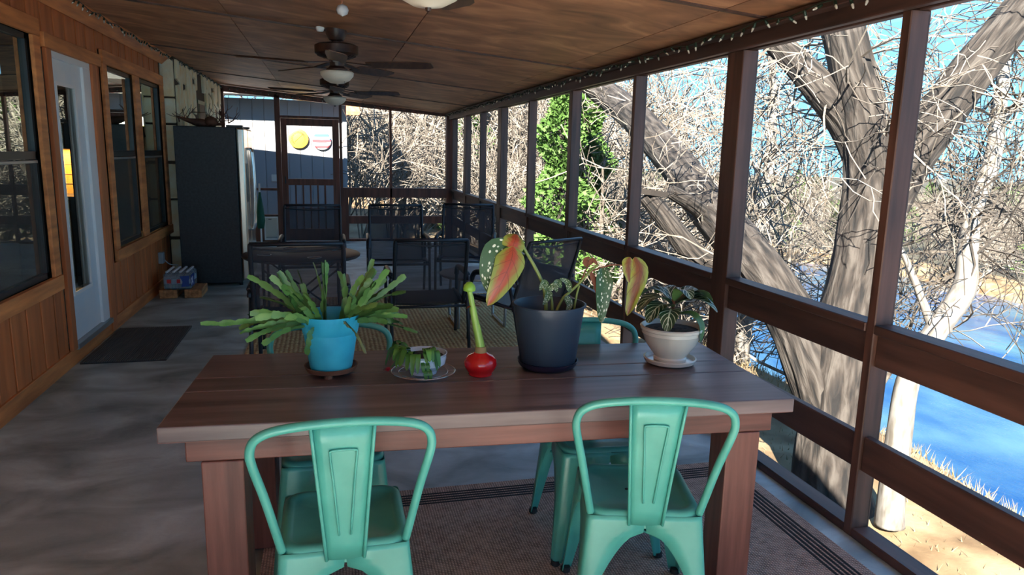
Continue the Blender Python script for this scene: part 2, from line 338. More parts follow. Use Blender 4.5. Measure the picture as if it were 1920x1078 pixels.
CS, CA = .09, 2.40                       # ceiling plane z = CA - CS*x
def ceil(x): return CA-CS*x
Y0, Y1 = -2.2, 12.86                      # porch ends
# ================================================================== STRUCTURE
fl = MB().box(-1.83, 2.24, Y0, 12.9, -.16, 0).build('floor', 'concrete'); tag(fl, 'grey mottled concrete porch slab', kind='structure')
MB().box(-6, 4.0, -11, Y0-.01, -.25, -.03).build('floor_bounce_slab', 'concrete')['kind'] = 'structure'  # unseen slab added behind the porch to bounce sunlight up to the ceiling
# ceiling: roof slab with plywood sheets under it
def slab(x0, x1, y0, y1, t, dz=0):
    m = MB(); m.hexa([(x0,y0,ceil(x0)+dz),(x1,y0,ceil(x1)+dz),(x1,y1,ceil(x1)+dz),(x0,y1,ceil(x0)+dz)], [(x0,y0,ceil(x0)+dz+t),(x1,y0,ceil(x1)+dz+t),(x1,y1,ceil(x1)+dz+t),(x0,y1,ceil(x0)+dz+t)]); return m
cl = slab(-7, 2.30, Y0, 12.95, .10, .016).build('ceiling', 'roof_shingle'); tag(cl, 'low sloping porch roof lined with stained plywood', kind='structure')
seams = [-2.2, -1.72, .72, 3.16, 5.53, 8.10, 10.5, 12.93]
for a, b in zip(seams[:-1], seams[1:]):
    for x0, x1 in ((-1.86,-.64),(-.64,.58),(.58,1.80),(1.80,2.2)):
        m = slab(x0+.003, x1-.003, a+.006, b-.006, .012, .0); m.build('ceiling_panel', 'ceiling_ply', cl)
for y in seams[1:-1]:
    m = MB(); m.hexa([(-1.8,y-.012,ceil(-1.8)-.010),(2.02,y-.012,ceil(2.02)-.010),(2.02,y+.012,ceil(2.02)-.010),(-1.8,y+.012,ceil(-1.8)-.010)], [(-1.8,y-.012,ceil(-1.8)+.01),(2.02,y-.012,ceil(2.02)+.01),(2.02,y+.012,ceil(2.02)+.01),(-1.8,y+.012,ceil(-1.8)+.01)])
    m.build('batten', 'stain_wood_y', cl)
# ---- left wall: backing with openings, boards, trims
OPEN = [(3.9,5.33,.66,2.25), (5.56,6.47,.02,2.19), (6.87,8.98,.64,2.23)]   # y0,y1,z0,z1
def wall_cells(y0, y1, z0, z1, opens):
    segs = [(y0, y1, z0, z1)]
    for a, b, c, d in opens:
        nx = []
        for (p, q, r, s_) in segs:
            if b <= p or a >= q or d <= r or c >= s_: nx.append((p,q,r,s_)); continue
            if a > p: nx.append((p, a, r, s_))
            if b < q: nx.append((b, q, r, s_))
            if c > r: nx.append((max(a,p), min(b,q), r, c))
            if d < s_: nx.append((max(a,p), min(b,q), d, s_))
        segs = nx
    return segs
m = MB()
for a, b, c, d in wall_cells(Y0, 12.9, 0, 2.60, OPEN): m.box(-1.98, -1.825, a, b, c, d)
wl = m.build('wall_left', 'gap_dark'); tag(wl, 'brown vertical board wall of the house with windows and a door', kind='structure')
PW = .2315
PO = [(3.80,5.44,.57,2.34), (5.50,6.62,0,2.27), (6.75,9.09,.555,2.33)]
k = -36
while True:
    y = 5.075+PW*k; k += 1
    if y > 9.0: break
    if y < Y0-.1: continue
    for a, b, c, d in wall_cells(y+.012, min(y+PW-.012, 9.11), .11, 2.50, PO):
        if b-a > .02 and d-c > .03: bevel(MB().box(-1.825, -1.80, a, b, c, d).build('plank', 'cedar', wl), .003, 1)
bl = MB().box(-1.825, -1.785, Y0, 8.62, 0, .115).build('baseboard_left', 'cedar_trim'); tag(bevel(bl), 'reddish cedar baseboard along the house wall', kind='structure')
lg = MB(); lg.hexa([(-1.80,Y0,2.465),(-1.775,Y0,2.455),(-1.775,9.1,2.455),(-1.80,9.1,2.465)], [(-1.80,Y0,2.558),(-1.675,Y0,2.548),(-1.675,9.1,2.548),(-1.80,9.1,2.558)])
tag(lg.build('trim_1', 'cedar_trim'), 'slanted brown crown board between house wall and ceiling', kind='structure')
def window(n, y0, y1, z0, z1, tw, mulls=(), label=''):
    """y0..y1, z0..z1 glazed opening; tw trim width"""
    e = empty('window_%d' % n, (-1.80, (y0+y1)/2, 0)); tag(e, label, kind='structure'); cy = (y0+y1)/2
    def P(nm, mat, x0, x1, a, b, c, d, bv=.003):
        o = MB().box(x0+1.80, x1+1.80, a-cy, b-cy, c, d).build(nm, mat, e); bevel(o, bv, 1); return o
    P('head_trim', 'cedar_trim', -1.80, -1.772, y0-tw, y1+tw, z1, z1+.11); P('sill_trim', 'cedar_trim', -1.80, -1.765, y0-tw, y1+tw, z0-.10, z0)
    P('side_trim', 'cedar_trim', -1.80, -1.775, y0-tw, y0, z0, z1); P('side_trim', 'cedar_trim', -1.80, -1.775, y1, y1+tw, z0, z1)
    edges = [y0]+[q for mm in mulls for q in mm]+[y1]
    for a, b in mulls: P('mullion', 'cedar_trim', -1.80, -1.775, a, b, z0, z1)
    zm = 1.48
    for a, b in zip(edges[::2], edges[1::2]):
        m = MB(); t = .035
        for (p,q,r,s_) in ((a,a+t,z0,z1),(b-t,b,z0,z1),(a,b,z0,z0+t),(a,b,z1-t,z1),(a,b,zm-.025,zm+.025)): m.box(-.045, -.012, p-cy, q-cy, r, s_)
        m.build('sash_frame', 'dark_sill', e)
        MB().pane(-.032, a+t-cy, b-t-cy, zm+.025, z1-t).build('pane', 'window_glass', e); MB().pane(-.032, a+t-cy, b-t-cy, z0+t, zm-.025).build('pane', 'window_glass', e)
        MB().pane(-.0165, a+t-cy, b-t-cy, z0+t, zm-.025).build('window_screen', 'window_screen', e)
        P('screen_rail', 'alu', -1.817, -1.808, a+.02, b-.02, zm-.05, zm-.03)
    return e
window(1, 3.92, 5.31, .68, 2.23, .115, label='large sash window nearest the camera with cedar trim'); window(2, 6.89, 8.96, .665, 2.215, .115, ((7.79,7.98),), label='double sash window between the door and the fridge')
d1 = empty('door_1', (-1.80, 6.0, 0)); tag(d1, 'white glazed house door standing under a cedar head board', kind='structure')
def D(nm, mat, x0, x1, a, b, c, d, par=d1, bv=.003): o = MB().box(x0+1.8, x1+1.8, a-6, b-6, c, d).build(nm, mat, par); bevel(o, bv, 1); return o
D('head_trim', 'cedar_trim', -1.80, -1.765, 5.47, 6.70, 2.175, 2.27); D('side_trim', 'cedar', -1.80, -1.772, 5.51, 5.60, .11, 2.175); D('side_trim', 'cedar', -1.80, -1.772, 6.47, 6.60, .02, 2.175)
D('head_jamb', 'white_paint', -1.92, -1.79, 5.60, 6.47, 2.13, 2.175); D('side_jamb', 'white_paint', -1.92, -1.79, 6.30, 6.47, .13, 2.13); D('threshold', 'alu', -1.92, -1.765, 5.60, 6.47, .10, .14)
leafm = MB()
for a, b, c, d in ((5.60,5.72,.142,2.13),(6.14,6.30,.142,2.13),(5.72,6.14,1.98,2.13),(5.72,6.14,.142,.47)): leafm.box(-.055, -.010, a-6, b-6, c, d)
lf = leafm.build('door_leaf', 'door_paint', d1)
gb = MB()
for a, b, c, d in ((5.72,5.745,.47,1.98),(6.115,6.14,.47,1.98),(5.745,6.115,1.955,1.98),(5.745,6.115,.47,.495)): gb.box(-.010, -.001, a-6, b-6, c, d)
gb.build('glazing_bead', 'white_paint', lf); MB().pane(-.026, -.28, .14, .47, 1.98).build('pane', 'door_glass', lf)
# ---- stone chimney wall
st = MB().box(-1.98, -1.665, 9.12, 12.75, 0, 2.58).build('wall_stone', 'mortar'); tag(st, 'cream painted stone chimney wall behind the fridge', kind='structure')
niche = (10.55, 11.15, 1.55, 2.16)
def stone_patch(y0, y1, z0, z1):
    cols = []; y = y0
    while y < y1-.12: wd = rng.uniform(.16,.30); cols.append((y, min(y+wd,y1))); y += wd
    j = {}
    def jit(i, z): 
        key = (i, round(z,3))
        if key not in j: j[key] = rng.uniform(-.035,.035)
        return j[key]
    for ci, (a, b) in enumerate(cols):
        z = z0; 
        while z < z1-.05:
            h = rng.uniform(.28,.62); zt = min(z+h, z1)
            if z1-zt < .15: zt = z1
            if not (b > niche[0] and a < niche[1] and zt > niche[2] and z < niche[3]):
                g = .013; sl_ = rng.uniform(-.06,.06)
                A = (a+g+rng.uniform(-.02,.02), z+g+(rng.uniform(0,.05) if z > z0 else 0)); B = (b-g+rng.uniform(-.02,.02), z+g+(rng.uniform(0,.05) if z > z0 else 0))
                Cc = (b-g+rng.uniform(-.02,.02), zt-g+(rng.uniform(-.03,.03) if zt < z1 else 0)); Dd = (a+g+rng.uniform(-.02,.02), zt-g+(rng.uniform(-.03,.03) if zt < z1 else 0))
                mid = ((A[0]+Dd[0])/2-rng.uniform(0,.025), (A[1]+Dd[1])/2); mid2 = ((B[0]+Cc[0])/2+rng.uniform(-.02,.02), (B[1]+Cc[1])/2)
                ring = [A, B, mid2, Cc, Dd, mid]; t = rng.uniform(.018,.042); cyy = sum(p[0] for p in ring)/6; czz = sum(p[1] for p in ring)/6
                mm = MB(); mm.v = [(-1.667, p[0], p[1]) for p in ring]+[(-1.667+t*.7, p[0], p[1]) for p in ring]+[(-1.667+t, cyy+(p[0]-cyy)*.82, czz+(p[1]-czz)*.86) for p in ring]
                for q in range(6):
                    q2 = (q+1) % 6; mm.f += [(q,q2,6+q2,6+q), (6+q,6+q2,12+q2,12+q)]
                mm.f.append(tuple(12+q for q in range(6))); mm.build('stone', 'stone', st)
            z = zt
stone_patch(9.14, 12.74, 0.0, 2.54)
for z0, z1 in ((0,.5),(.5,.95),(.95,1.38),(1.38,1.8),(1.8,2.1),(2.1,2.54)):     # quoins, uneven on the near side
    o = MB().box(-1.81, -1.668, 9.06+rng.uniform(0,.04), 9.125, z0+rng.uniform(.006,.03), z1-rng.uniform(.006,.03)).build('stone', 'stone', st); bevel(o, .012, 2)
m = MB()
for a, b, c, d in ((niche[0]+.08,niche[0]+.12,1.60,2.12),(niche[1]-.04,niche[1],1.6,2.12)): m.box(-1.70, -1.66, a, b, c, d)
m.box(-1.70, -1.655, niche[0]+.02, niche[1]+.05, 2.12, 2.17)
m.build('niche_frame', 'green_frame', st); MB().box(-1.664, -1.655, niche[0]+.12, niche[1]-.04, 1.6, 2.12).build('niche_back', 'interior_dark', st)
# ---- right screened wall
wr = empty('wall_right', (2.10, 0, 0)); tag(wr, 'dark stained post and rail screen wall facing the river', kind='structure')
POSTS = [(-1.35,.15),(-.2,.05),(1.05,.09),(2.34,.046),(3.46,.155),(4.82,.047),(6.18,.09),(7.59,.05),(8.88,.19),(10.14,.05),(11.28,.19),(12.50,.05)]
def W(nm, mat, x0, x1, y0, y1, z0, z1, bv=.004): o = MB().box(x0-2.1, x1-2.1, y0, y1, z0, z1).build(nm, mat, wr); return bevel(o, bv, 1)
for y, d in POSTS: W('post', 'stain_wood', 2.10, 2.19, y, y+d, 0, 2.115)
W('post', 'end_wood', 2.02, 2.19, 12.66, 12.80, 0, 2.2)
ends = [Y0]+[q for y, d in POSTS for q in (y, y+d)]+[12.66]
for a, b in zip(ends[::2], ends[1::2]):
    if b-a < .05: continue
    W('rail_cap', 'stain_wood_y', 2.095, 2.19, a+.001, b-.001, .88, .918); W('upper_rail', 'stain_wood_y', 2.118, 2.156, a+.001, b-.001, .745, .879)
    W('lower_rail', 'stain_wood_y', 2.112, 2.150, a+.001, b-.001, .297, .445); W('sill', 'stain_wood_y', 2.10, 2.19, a+.001, b-.001, .0005, .04)
    MB().box(.078, .080, a, b, .04, 2.10).build('insect_screen', 'insect_screen', wr)
W('header_beam', 'stain_wood_y', 2.06, 2.10, Y0, 12.80, 2.112, 2.205); W('header_beam', 'stain_wood_y', 2.14, 2.19, Y0, 12.80, 2.115, 2.19); W('header_ledger', 'stain_wood_y', 2.00, 2.06, Y0, 12.80, 2.175, 2.21)
# ---- far end wall
we = empty('wall_end', (0, 12.70, 0)); tag(we, 'far screened end wall of the porch with rails and pet door', kind='structure')
def E_(nm, mat, x0, x1, z0, z1, y0=-.045, y1=.045, bv=.004): o = MB().box(x0, x1, y0, y1, z0, z1).build(nm, mat, we); return bevel(o, bv, 1)
E_('post', 'end_wood', -1.66, -1.60, 0, 2.50); E_('post', 'end_wood', -.83, -.745, 0, 2.42); E_('post', 'end_wood', .20, .33, 0, .92); E_('post', 'end_wood', .20, .245, .92, 2.35); E_('mullion_post', 'end_wood', 1.035, 1.075, 0, 2.27)
o = MB(); o.hexa([(-1.66,-.045,ceil(-1.66)-.11),(2.02,-.045,ceil(2.02)-.06),(2.02,.045,ceil(2.02)-.06),(-1.66,.045,ceil(-1.66)-.11)], [(-1.66,-.045,ceil(-1.66)-.01),(2.02,-.045,ceil(2.02)-.01),(2.02,.045,ceil(2.02)-.01),(-1.66,.045,ceil(-1.66)-.01)]); o.build('header', 'end_wood', we)
E_('rail', 'end_wood', .33, 2.02, .755, .92); E_('rail', 'end_wood', .33, 2.02, .305, .437); E_('sill', 'end_wood', .33, 2.02, .0005, .04)
E_('rail', 'end_wood', -1.60, -.83, .86, .90, -.02, .02); E_('rail', 'end_wood', -1.60, -.83, .42, .46, -.02, .02); E_('kick_board', 'end_wood', -1.60, -.83, .0005, .42, 0, .02); E_('door_head', 'end_wood', -.745, .20, 2.05, 2.09)
for x0, x1 in ((-1.60,-.83),(.33,1.035),(1.075,2.02)): MB().box(x0, x1, .03, .031, .04, ceil(x1)-.11).build('insect_screen', 'insect_screen', we)
pd = MB().box(-1.06, -.83, -.02, 0, .03, .43).build('pet_door', 'white_paint', we); MB().box(-1.035, -.855, -.028, -.018, .06, .40).build('flap', 'cream_glaze', pd); MB().box(-.99, -.94, -.030, -.028, .375, .387).build('maker_plate', 'gunmetal', pd); MB().box(-1.03, -.86, -.034, -.028, .07, .085).build('flap_lip', 'outlet_grey', pd)
d2 = empty('door_2', (-.27, 12.68, 0)); tag(d2, 'brown framed screen door in the far end wall', kind='structure')
def SD(nm, x0, x1, z0, z1, mat='end_wood', y0=-.02, y1=.02): o = MB().box(x0+.27, x1+.27, y0, y1, z0, z1).build(nm, mat, d2); return bevel(o, .003, 1)
SD('stile', -.74, -.645, .02, 2.045); SD('stile', .085, .195, .02, 2.045); SD('top_rail', -.645, .085, 1.93, 2.045); SD('mid_rail', -.645, .085, .955, 1.06); SD('bottom_rail', -.645, .085, .02, .22)
for x in (-.53,-.41,-.29,-.17,-.05): SD('baluster', x-.013, x+.013, .22, .955)
SD('insect_screen', -.645, .085, .22, 1.93, 'insect_screen', .012, .013); SD('door_handle', -.70, -.68, .98, 1.10, 'gunmetal', -.045, -.02)
# ---- house interior (seen dimly through the glass)
for nm, bx_, lab in (('floor_interior', (-7,-1.98,Y0,12.9,-.16,-.02), 'dim floor inside the house'), ('wall_interior_back', (-7,-1.98,12.8,12.9,0,2.57), 'dim back wall inside the house'), ('wall_interior_side', (-7.1,-7,Y0,12.9,0,3.0), 'dim side wall inside the house'), ('wall_interior_front', (-7,-1.98,Y0-.1,Y0,0,2.57), 'dim front wall inside the house')):
    tag(MB().box(*bx_).build(nm, 'interior_wall'), lab, kind='structure')
kc = empty('kitchen_counter', (-3.1, 9.9, .0)); tag(kc, 'kitchen counter run with warm tiled backsplash glimpsed through the glass door', 'counter')
MB().box(-.4, .4, -.3, .3, -.019, .9).build('cabinet_body', 'interior_dark', kc); MB().box(-.42, .42, -.32, .3, .9, .94).build('worktop', 'counter', kc); MB().box(-.4, .4, .3, .34, .94, 1.5).build('backsplash', 'backsplash', kc); MB().box(-.4, .4, -.02, .34, 1.5, 2.3).build('wall_cabinet', 'interior_dark', kc)
m = MB()
for x in range(-2, 3): m.box(x*.14, x*.14+.004, .296, .3, .94, 1.5)
for z in (1.06, 1.18, 1.30, 1.42): m.box(-.4, .4, .296, .3, z, z+.004)
m.build('grout', 'interior_wall', kc)
MB().box(-.3, .3, .10, .20, 1.493, 1.4995).build('lamp_strip', 'lamp_glass', kc)
ll = bpy.data.lights.new('cabinet_lamp', 'AREA'); ll.energy = 5; ll.color = (1,.72,.34); ll.shape = 'RECTANGLE'; ll.size = .6; ll.size_y = .1
lo = bpy.data.objects.new('cabinet_lamp', ll); C.objects.link(lo); lo.location = (-3.1, 10.05, 1.49)
# ================================================================== OUTSIDE
def sst(a, b, x): t = max(0, min(1, (x-a)/(b-a))); return t*t*(3-2*t)
WZ = -7.0
def x_near(y): return 8.9+.05*max(0, y-10)+.22*max(0, y-22)
def x_far(y): return 41-.5*max(0, y-46)
def hgt(x, y):
    base = -2.05 + 1.5*sst(10, 15, y)*(1-sst(2.6, 6.5, x)) + 2.2*sst(17, 45, y)
    if x < -2 : base = max(base, -.25)
    xn = x_near(y); xf = max(x_far(y), xn+6)
    if x < xn-1.9: h = base
    elif x < xn+1.5: h = base+(WZ-.8-base)*sst(xn-1.9, xn+1.5, x)
    elif x < xf-2: h = WZ-.8
    else: h = WZ-.8+1.6*sst(xf-2, xf+4, x)+.9*sst(xf+5, xf+80, x)
    return h+.05*math.sin(x*1.7+y*.9)+.04*math.sin(x*.6-y*2.1)
def axis(a, b, steps): 
    o_ = []; v = a
    while v < b: o_.append(v); v += steps(v)
    return o_+[b]
xs = axis(-30, 260, lambda v: .45 if -1 < v < 14 else (1.2 if v < 55 else 8)); ys = axis(-30, 260, lambda v: .5 if -3 < v < 20 else (1.3 if v < 90 else 8))
m = MB()
for y in ys:
    for x in xs: m.v.append((x, y, hgt(x, y) if not (-7 < x < 2.2 and -2.2 < y < 12.8) else min(hgt(x, y), -.5)))
nx = len(xs)
for j in range(len(ys)-1):
    for i in range(nx-1): a = j*nx+i; m.f.append((a, a+1, a+nx+1, a+nx))
for i_, f_ in enumerate(m.f):
    v_ = m.v[f_[0]]
    if v_[0] > max(x_far(v_[1]), x_near(v_[1])+6)+4: m.mi[i_] = 1
tag(m.build('ground', ['dry_ground', 'brush_ground'], smooth=True), 'dry tan grass bank falling to the river', kind='structure')
m = MB(); m.v = [(5,-40,WZ),(150,-40,WZ),(150,250,WZ),(5,250,WZ)]; m.f = [(0,1,2,3)]
tag(m.build('river', 'river_water'), 'blue rippled river below the porch', 'river', kind='stuff')
# tufts of dry grass along the bank crest and on the lit ground
m = MB()
for i in range(5200):
    y = rng.uniform(1.0, 15); x = x_near(y)-1.9+rng.gauss(0,.35) if rng.random() < .45 else rng.uniform(2.6, x_near(y)-1.6)
    z = hgt(x, y); h = rng.uniform(.04,.2 if x > x_near(y)-2.5 else .08); a = rng.uniform(0,6.28); dx, dy = math.cos(a)*.008, math.sin(a)*.008; lx, ly = rng.gauss(0,.4)*h, rng.gauss(0,.4)*h
    b = len(m.v); m.v += [(x-dx,y-dy,z-.01),(x+dx,y+dy,z-.01),(x+lx,y+ly,z+h)]; m.f.append((b,b+1,b+2))
tag(m.build('dry_grass', 'dry_grass'), 'dry straw coloured grass blades on the river bank', 'grass', kind='stuff')
# ---- tree tools
def branch(mb, p, d, L, r, depth, rg, sides=4, bend=.25, kids=(4,6), up=.05, minr=.006, spread=.9, ratio=.62):
    n = 4 if depth > 0 else 3; path = [p.copy()]; rad = [r]; q = p.copy(); dd = d.copy()
    for i in range(n):
        dd = (dd+Vector((rg.gauss(0,bend),rg.gauss(0,bend),rg.gauss(0,bend)+up))).normalized(); q = q+dd*(L/n); path.append(q.copy()); rad.append(max(minr, r*(1-.6*(i+1)/n)))
    mb.tube(path, rad, sides if r > .03 else 3, caps=False)
    if depth <= 0: return
    for k in range(rg.randint(*kids)):
        t = rg.uniform(.3, 1); i = min(n-1, int(t*n)); bp = path[i].lerp(path[i+1], t*n-i); bd = (path[i+1]-path[i]).normalized()
        ax = Vector((rg.gauss(0,1),rg.gauss(0,1),rg.gauss(0,1))); sd = (ax-bd*ax.dot(bd)).normalized(); nd = (bd*rg.uniform(.4,1)+sd*spread).normalized()
        branch(mb, bp, nd, L*ratio*rg.uniform(.7,1.15), max(minr, rad[i]*.55), depth-1, rg, sides, bend, kids, up, minr, spread, ratio)
def bare_tree(seed, H, r0, stems, depth=3, minr=.010, kids=(4,6)):
    rg = random.Random(seed); mb = MB()
    for s_ in range(stems):
        d = Vector((rg.gauss(0,.22),rg.gauss(0,.22),1)).normalized()
        branch(mb, Vector((rg.gauss(0,.1)*stems**.5,rg.gauss(0,.1)*stems**.5,-.2)), d, H*rg.uniform(.55,.8), r0*rg.uniform(.7,1), depth, rg, 6, .16, kids, .05, minr, .95, .6)
    return mb
def juniper_mesh(seed, H, rr, n):
    rg = random.Random(seed); mb = MB()
    for i in range(n):
        t = rg.random()**.8; z = H*(.06+.94*t); R_ = rr*(1-t*.75)*(.75+.35*math.sin(z*5+seed)); a = rg.uniform(0,6.28); q = R_*math.sqrt(rg.uniform(.25,1)); p = Vector((q*math.cos(a), q*math.sin(a), z))
        for k in range(3):
            d = Vector((math.cos(a)+rg.gauss(0,.7), math.sin(a)+rg.gauss(0,.7), rg.gauss(.3,.6))).normalized()*rg.uniform(.06,.14)*(.6+H/8); s_ = Vector((rg.gauss(0,1),rg.gauss(0,1),rg.gauss(0,1))).cross(d).normalized()*d.length*.22
            b = len(mb.v); mb.v += [tuple(p-s_), tuple(p+d*.5+s_*1.4), tuple(p+d), tuple(p+d*.5-s_)]; mb.f.append((b,b+1,b+2,b+3))
    return mb
variants = [bare_tree(11+i, 6.5, .085, 3+i % 3, 3, .011, (4,6)).mesh('bare_tree', 'twig' if i < 4 else 'twig_dark') for i in range(5)]
brushv = [bare_tree(51+i, 3.2, .035, 7, 2, .009, (4,6)).mesh('brush', 'twig') for i in range(3)]
jv = [juniper_mesh(3+i, 4.2, 1.5, 1500).mesh('juniper', ['juniper_dark','juniper'][i]) for i in range(2)]
def plant(name, me, x, y, s_, label, cat, group, rz=None):
    o = bpy.data.objects.new(name, me); C.objects.link(o); o.location = (x, y, hgt(x,y)-.05); o.scale = (s_,s_,s_*rng.uniform(.85,1.15)); o.rotation_euler.z = rng.uniform(0,6.28) if rz is None else rz; return tag(o, label, cat, group)
# thicket straight ahead, on this side of the river
n_ = 0
while n_ < 64:
    y = rng.uniform(17.5, 46); x = rng.uniform(.01*y+.3, .47*y+.6)
    if x > x_near(y)+1.0: continue
    plant('bare_tree', variants[rng.randrange(5)], x, y, rng.uniform(.75,1.25), 'bare grey twiggy tree in the sunlit thicket beyond the far end of the porch', 'tree', 'bare trees of the near thicket'); n_ += 1
n_ = 0
while n_ < 85:
    y = rng.uniform(15.2, 36); x = rng.uniform(.01*y+.3, .45*y+.5)
    if x > x_near(y)-.2: continue
    plant('brush_clump', brushv[rng.randrange(3)], x, y, rng.uniform(.7,1.2), 'bleached leafless brush clump below the near thicket trees', 'bush', 'brush clumps of the near thicket'); n_ += 1
# far bank
n_ = 0
while n_ < 130:
    y = rng.uniform(4, 150); x = x_far(y)+rng.uniform(.5, 26) if rng.random() < .75 else x_far(y)+rng.uniform(20, 90)
    if x/y < .40 or x/y > 3.2 or x < 14: continue
    plant('bare_tree', variants[rng.randrange(5)], x, y, rng.uniform(.5,.85), 'bare grey winter tree in the woods across the river', 'tree', 'bare trees across the river'); n_ += 1
n_ = 0
while n_ < 90:
    y = rng.uniform(10, 140); x = x_far(y)+rng.uniform(3, 95)
    if x/y < .45 or x/y > 2.6: continue
    plant('juniper_tree', jv[n_ % 2], x, y, rng.uniform(.7,1.25), 'dull green juniper among the woods across the river', 'tree', 'junipers across the river'); n_ += 1
m = MB(); rg = random.Random(5)
pts = [(130+60*math.cos(a), 0) for a in ()]
for i in range(41):
    a = R(12+i*2); d = 230; h = -4.2+2.2*math.sin(i*.35)+rg.uniform(-.4,.4)
    m.v += [(d*math.sin(a), d*math.cos(a), -8), (d*math.sin(a), d*math.cos(a), h), (1.25*d*math.sin(a), 1.25*d*math.cos(a), -8)]
for i in range(40):
    b = i*3; m.f += [(b,b+3,b+4,b+1),(b+1,b+4,b+5,b+2)]
tag(m.build('ridge', 'juniper_dark'), 'low wooded ridge on the horizon', kind='structure')
# green evergreen shrubs just outside the screens
for i, (x, y, s_, lab) in enumerate(((4.6,14.2,1.0,'bright green evergreen outside the screens past the third tall chair'),(6.2,16.8,1.1,'yellow green evergreen rising behind the brighter evergreen outside the screen'),(3.9,20.0,1.0,'green evergreen standing farthest back behind the far corner posts'))):
    e = empty('evergreen_tree', (x, y, hgt(x,y)-.1)); tag(e, lab, 'tree', 'evergreens close to the porch'); e.scale = (s_,s_,s_)
    juniper_mesh(60+i, 4.6, 1.0, 3200).build('foliage', 'juniper', e); MB().tube([(0,0,-.1),(.05,.02,1.5),(.02,0,4.2)], [.09,.07,.02], 8).build('trunk', 'bark', e)
# ---- the big forked tree by the rail
def ridged(seed, amp):
    rg = random.Random(seed); ph = [rg.uniform(0,6.28) for _ in range(40)]
    def f(i, k, p): return 1+amp*(math.sin(k*2.1+ph[k % 40]+p.z*2.2+math.sin(p.z*3+k)) * .6+math.sin(k*3.7+p.z*5+ph[(k+7) % 40])*.4)
    return f
def limb(mb, pix, r, seed, sides=40, n=9, amp=.05):
    pts = [aty((a,b), y) for a, b, y in pix]; path = smooth_path(pts, n); rr = []
    for i in range(len(path)):
        t = i/(len(path)-1)*(len(r)-1); k = min(int(t), len(r)-2); rr.append(r[k]+(r[k+1]-r[k])*(t-k))
    mb.tube(path, rr, sides, True, ridged(seed, amp)); return path
bt = empty('forked_tree', (5.15, 6.2, -2.05)); tag(bt, 'big rough barked forked tree leaning over the river just outside the rail', 'tree')
def treepart(nm, pix, r, seed, par=bt, mat='bark', sides=44, amp=.085):
    mb = MB(); path = limb(mb, pix, r, seed, sides, 9, amp); mb.v = [(v[0]-5.15, v[1]-6.2, v[2]+2.05) for v in mb.v]
    return mb.build(nm, mat, par, True), [p-Vector((5.15,6.2,-2.05)) for p in path]
_, pm = treepart('trunk', [(1550,975,6.05),(1556,900,6.1),(1562,780,6.15),(1580,640,6.2),(1612,480,6.25),(1630,340,6.3),(1618,220,6.35),(1592,110,6.4),(1570,0,6.5),(1550,-150,6.6)], [.52,.37,.32,.29,.25,.25,.24,.20,.19,.17], 1)
_, pr = treepart('limb', [(1650,420,6.3),(1690,325,6.2),(1740,245,6.1),(1810,150,6.0),(1890,50,5.9),(1990,-60,5.8)], [.20,.22,.22,.20,.19,.17], 2)
_, pl = treepart('limb', [(1632,330,6.35),(1590,235,6.45),(1535,165,6.55),(1480,105,6.7),(1420,40,6.9)], [.19,.18,.16,.13,.11], 3)
_, pn = treepart('leaning_stem', [(1560,820,6.2),(1520,680,6.35),(1465,560,6.8),(1400,470,7.6),(1330,390,8.8),(1270,310,10.2),(1195,225,12),(1120,165,14),(1020,90,16)], [.30,.27,.25,.27,.27,.27,.26,.24,.2], 4)
_, pb = treepart('broken_branch', [(1360,505,8.1),(1310,485,8.0),(1270,440,8.0),(1240,400,8.0),(1212,366,8.05)], [.16,.15,.13,.12,.11], 5, amp=.04)
treepart('stub', [(1345,425,8.6),(1300,385,8.4),(1256,358,8.3)], [.12,.10,.085], 6, amp=.03)
q = aty((1224,362), 8.05)-Vector((5.15,6.2,-2.05)); o = MB().box(-.17, .14, -.12, .12, -.03, .035).build('cut_slab', 'bark', bt); o.location = q; o.rotation_euler = (.05, .12, .4)
rg = random.Random(99); mb = MB()
for path, n, L in ((pm,10,1.0),(pr,22,1.2),(pl,22,1.1),(pn,22,1.2)):
    for i in range(n):
        p = path[rg.randrange(len(path)//4, len(path))]; d = Vector((rg.gauss(0,1),rg.gauss(0,1)+.4,rg.gauss(0,.8))).normalized()
        branch(mb, p+d*.15, d, L*rg.uniform(.5,1.2), .014, 2, rg, 4, .3, (2,4), -.04, .005, .9, .65)
mb.build('twigs', 'twig', bt)
# pale slender trunks
pt = empty('pale_tree', (5.35, 5.45, -2.05)); tag(pt, 'slender pale barked tree bending up from the bank right of the big tree', 'tree')
def palepart(nm, pix, r, par, o0, mat='bark_pale', seed=8):
    mb = MB(); path = limb(mb, pix, r, seed, 16, 7, .03); mb.v = [(v[0]-o0[0], v[1]-o0[1], v[2]-o0[2]) for v in mb.v]; mb.build(nm, mat, par, True); return [p-Vector(o0) for p in path]
O1 = (5.35,5.45,-2.05)
p1 = palepart('trunk', [(1668,985,5.42),(1672,930,5.45),(1688,800,5.55),(1706,705,5.65),(1755,620,5.8),(1806,545,6.0),(1815,470,6.2),(1826,390,6.4),(1858,310,6.6),(1872,220,6.8),(1885,110,7.0),(1900,0,7.2)], [.14,.125,.115,.11,.115,.12,.10,.09,.09,.075,.06,.05], pt, O1)
palepart('limb', [(1872,230,6.8),(1920,185,6.9),(1990,140,7.0)], [.05,.04,.03], pt, O1); palepart('limb', [(1752,625,5.8),(1728,560,5.9),(1700,490,6.0),(1670,430,6.2)], [.05,.04,.03,.02], pt, O1)
mb = MB(); rg = random.Random(41)
for i in range(60):
    p = p1[rg.randrange(len(p1)//2, len(p1))]; d = Vector((rg.gauss(0,1),rg.gauss(0,1),rg.gauss(.1,.7))).normalized(); branch(mb, p, d, rg.uniform(.7,1.8), .016, 2, rg, 4, .3, (3,4), .0, .005, .9, .65)
mb.build('twigs', 'twig_dark', pt)
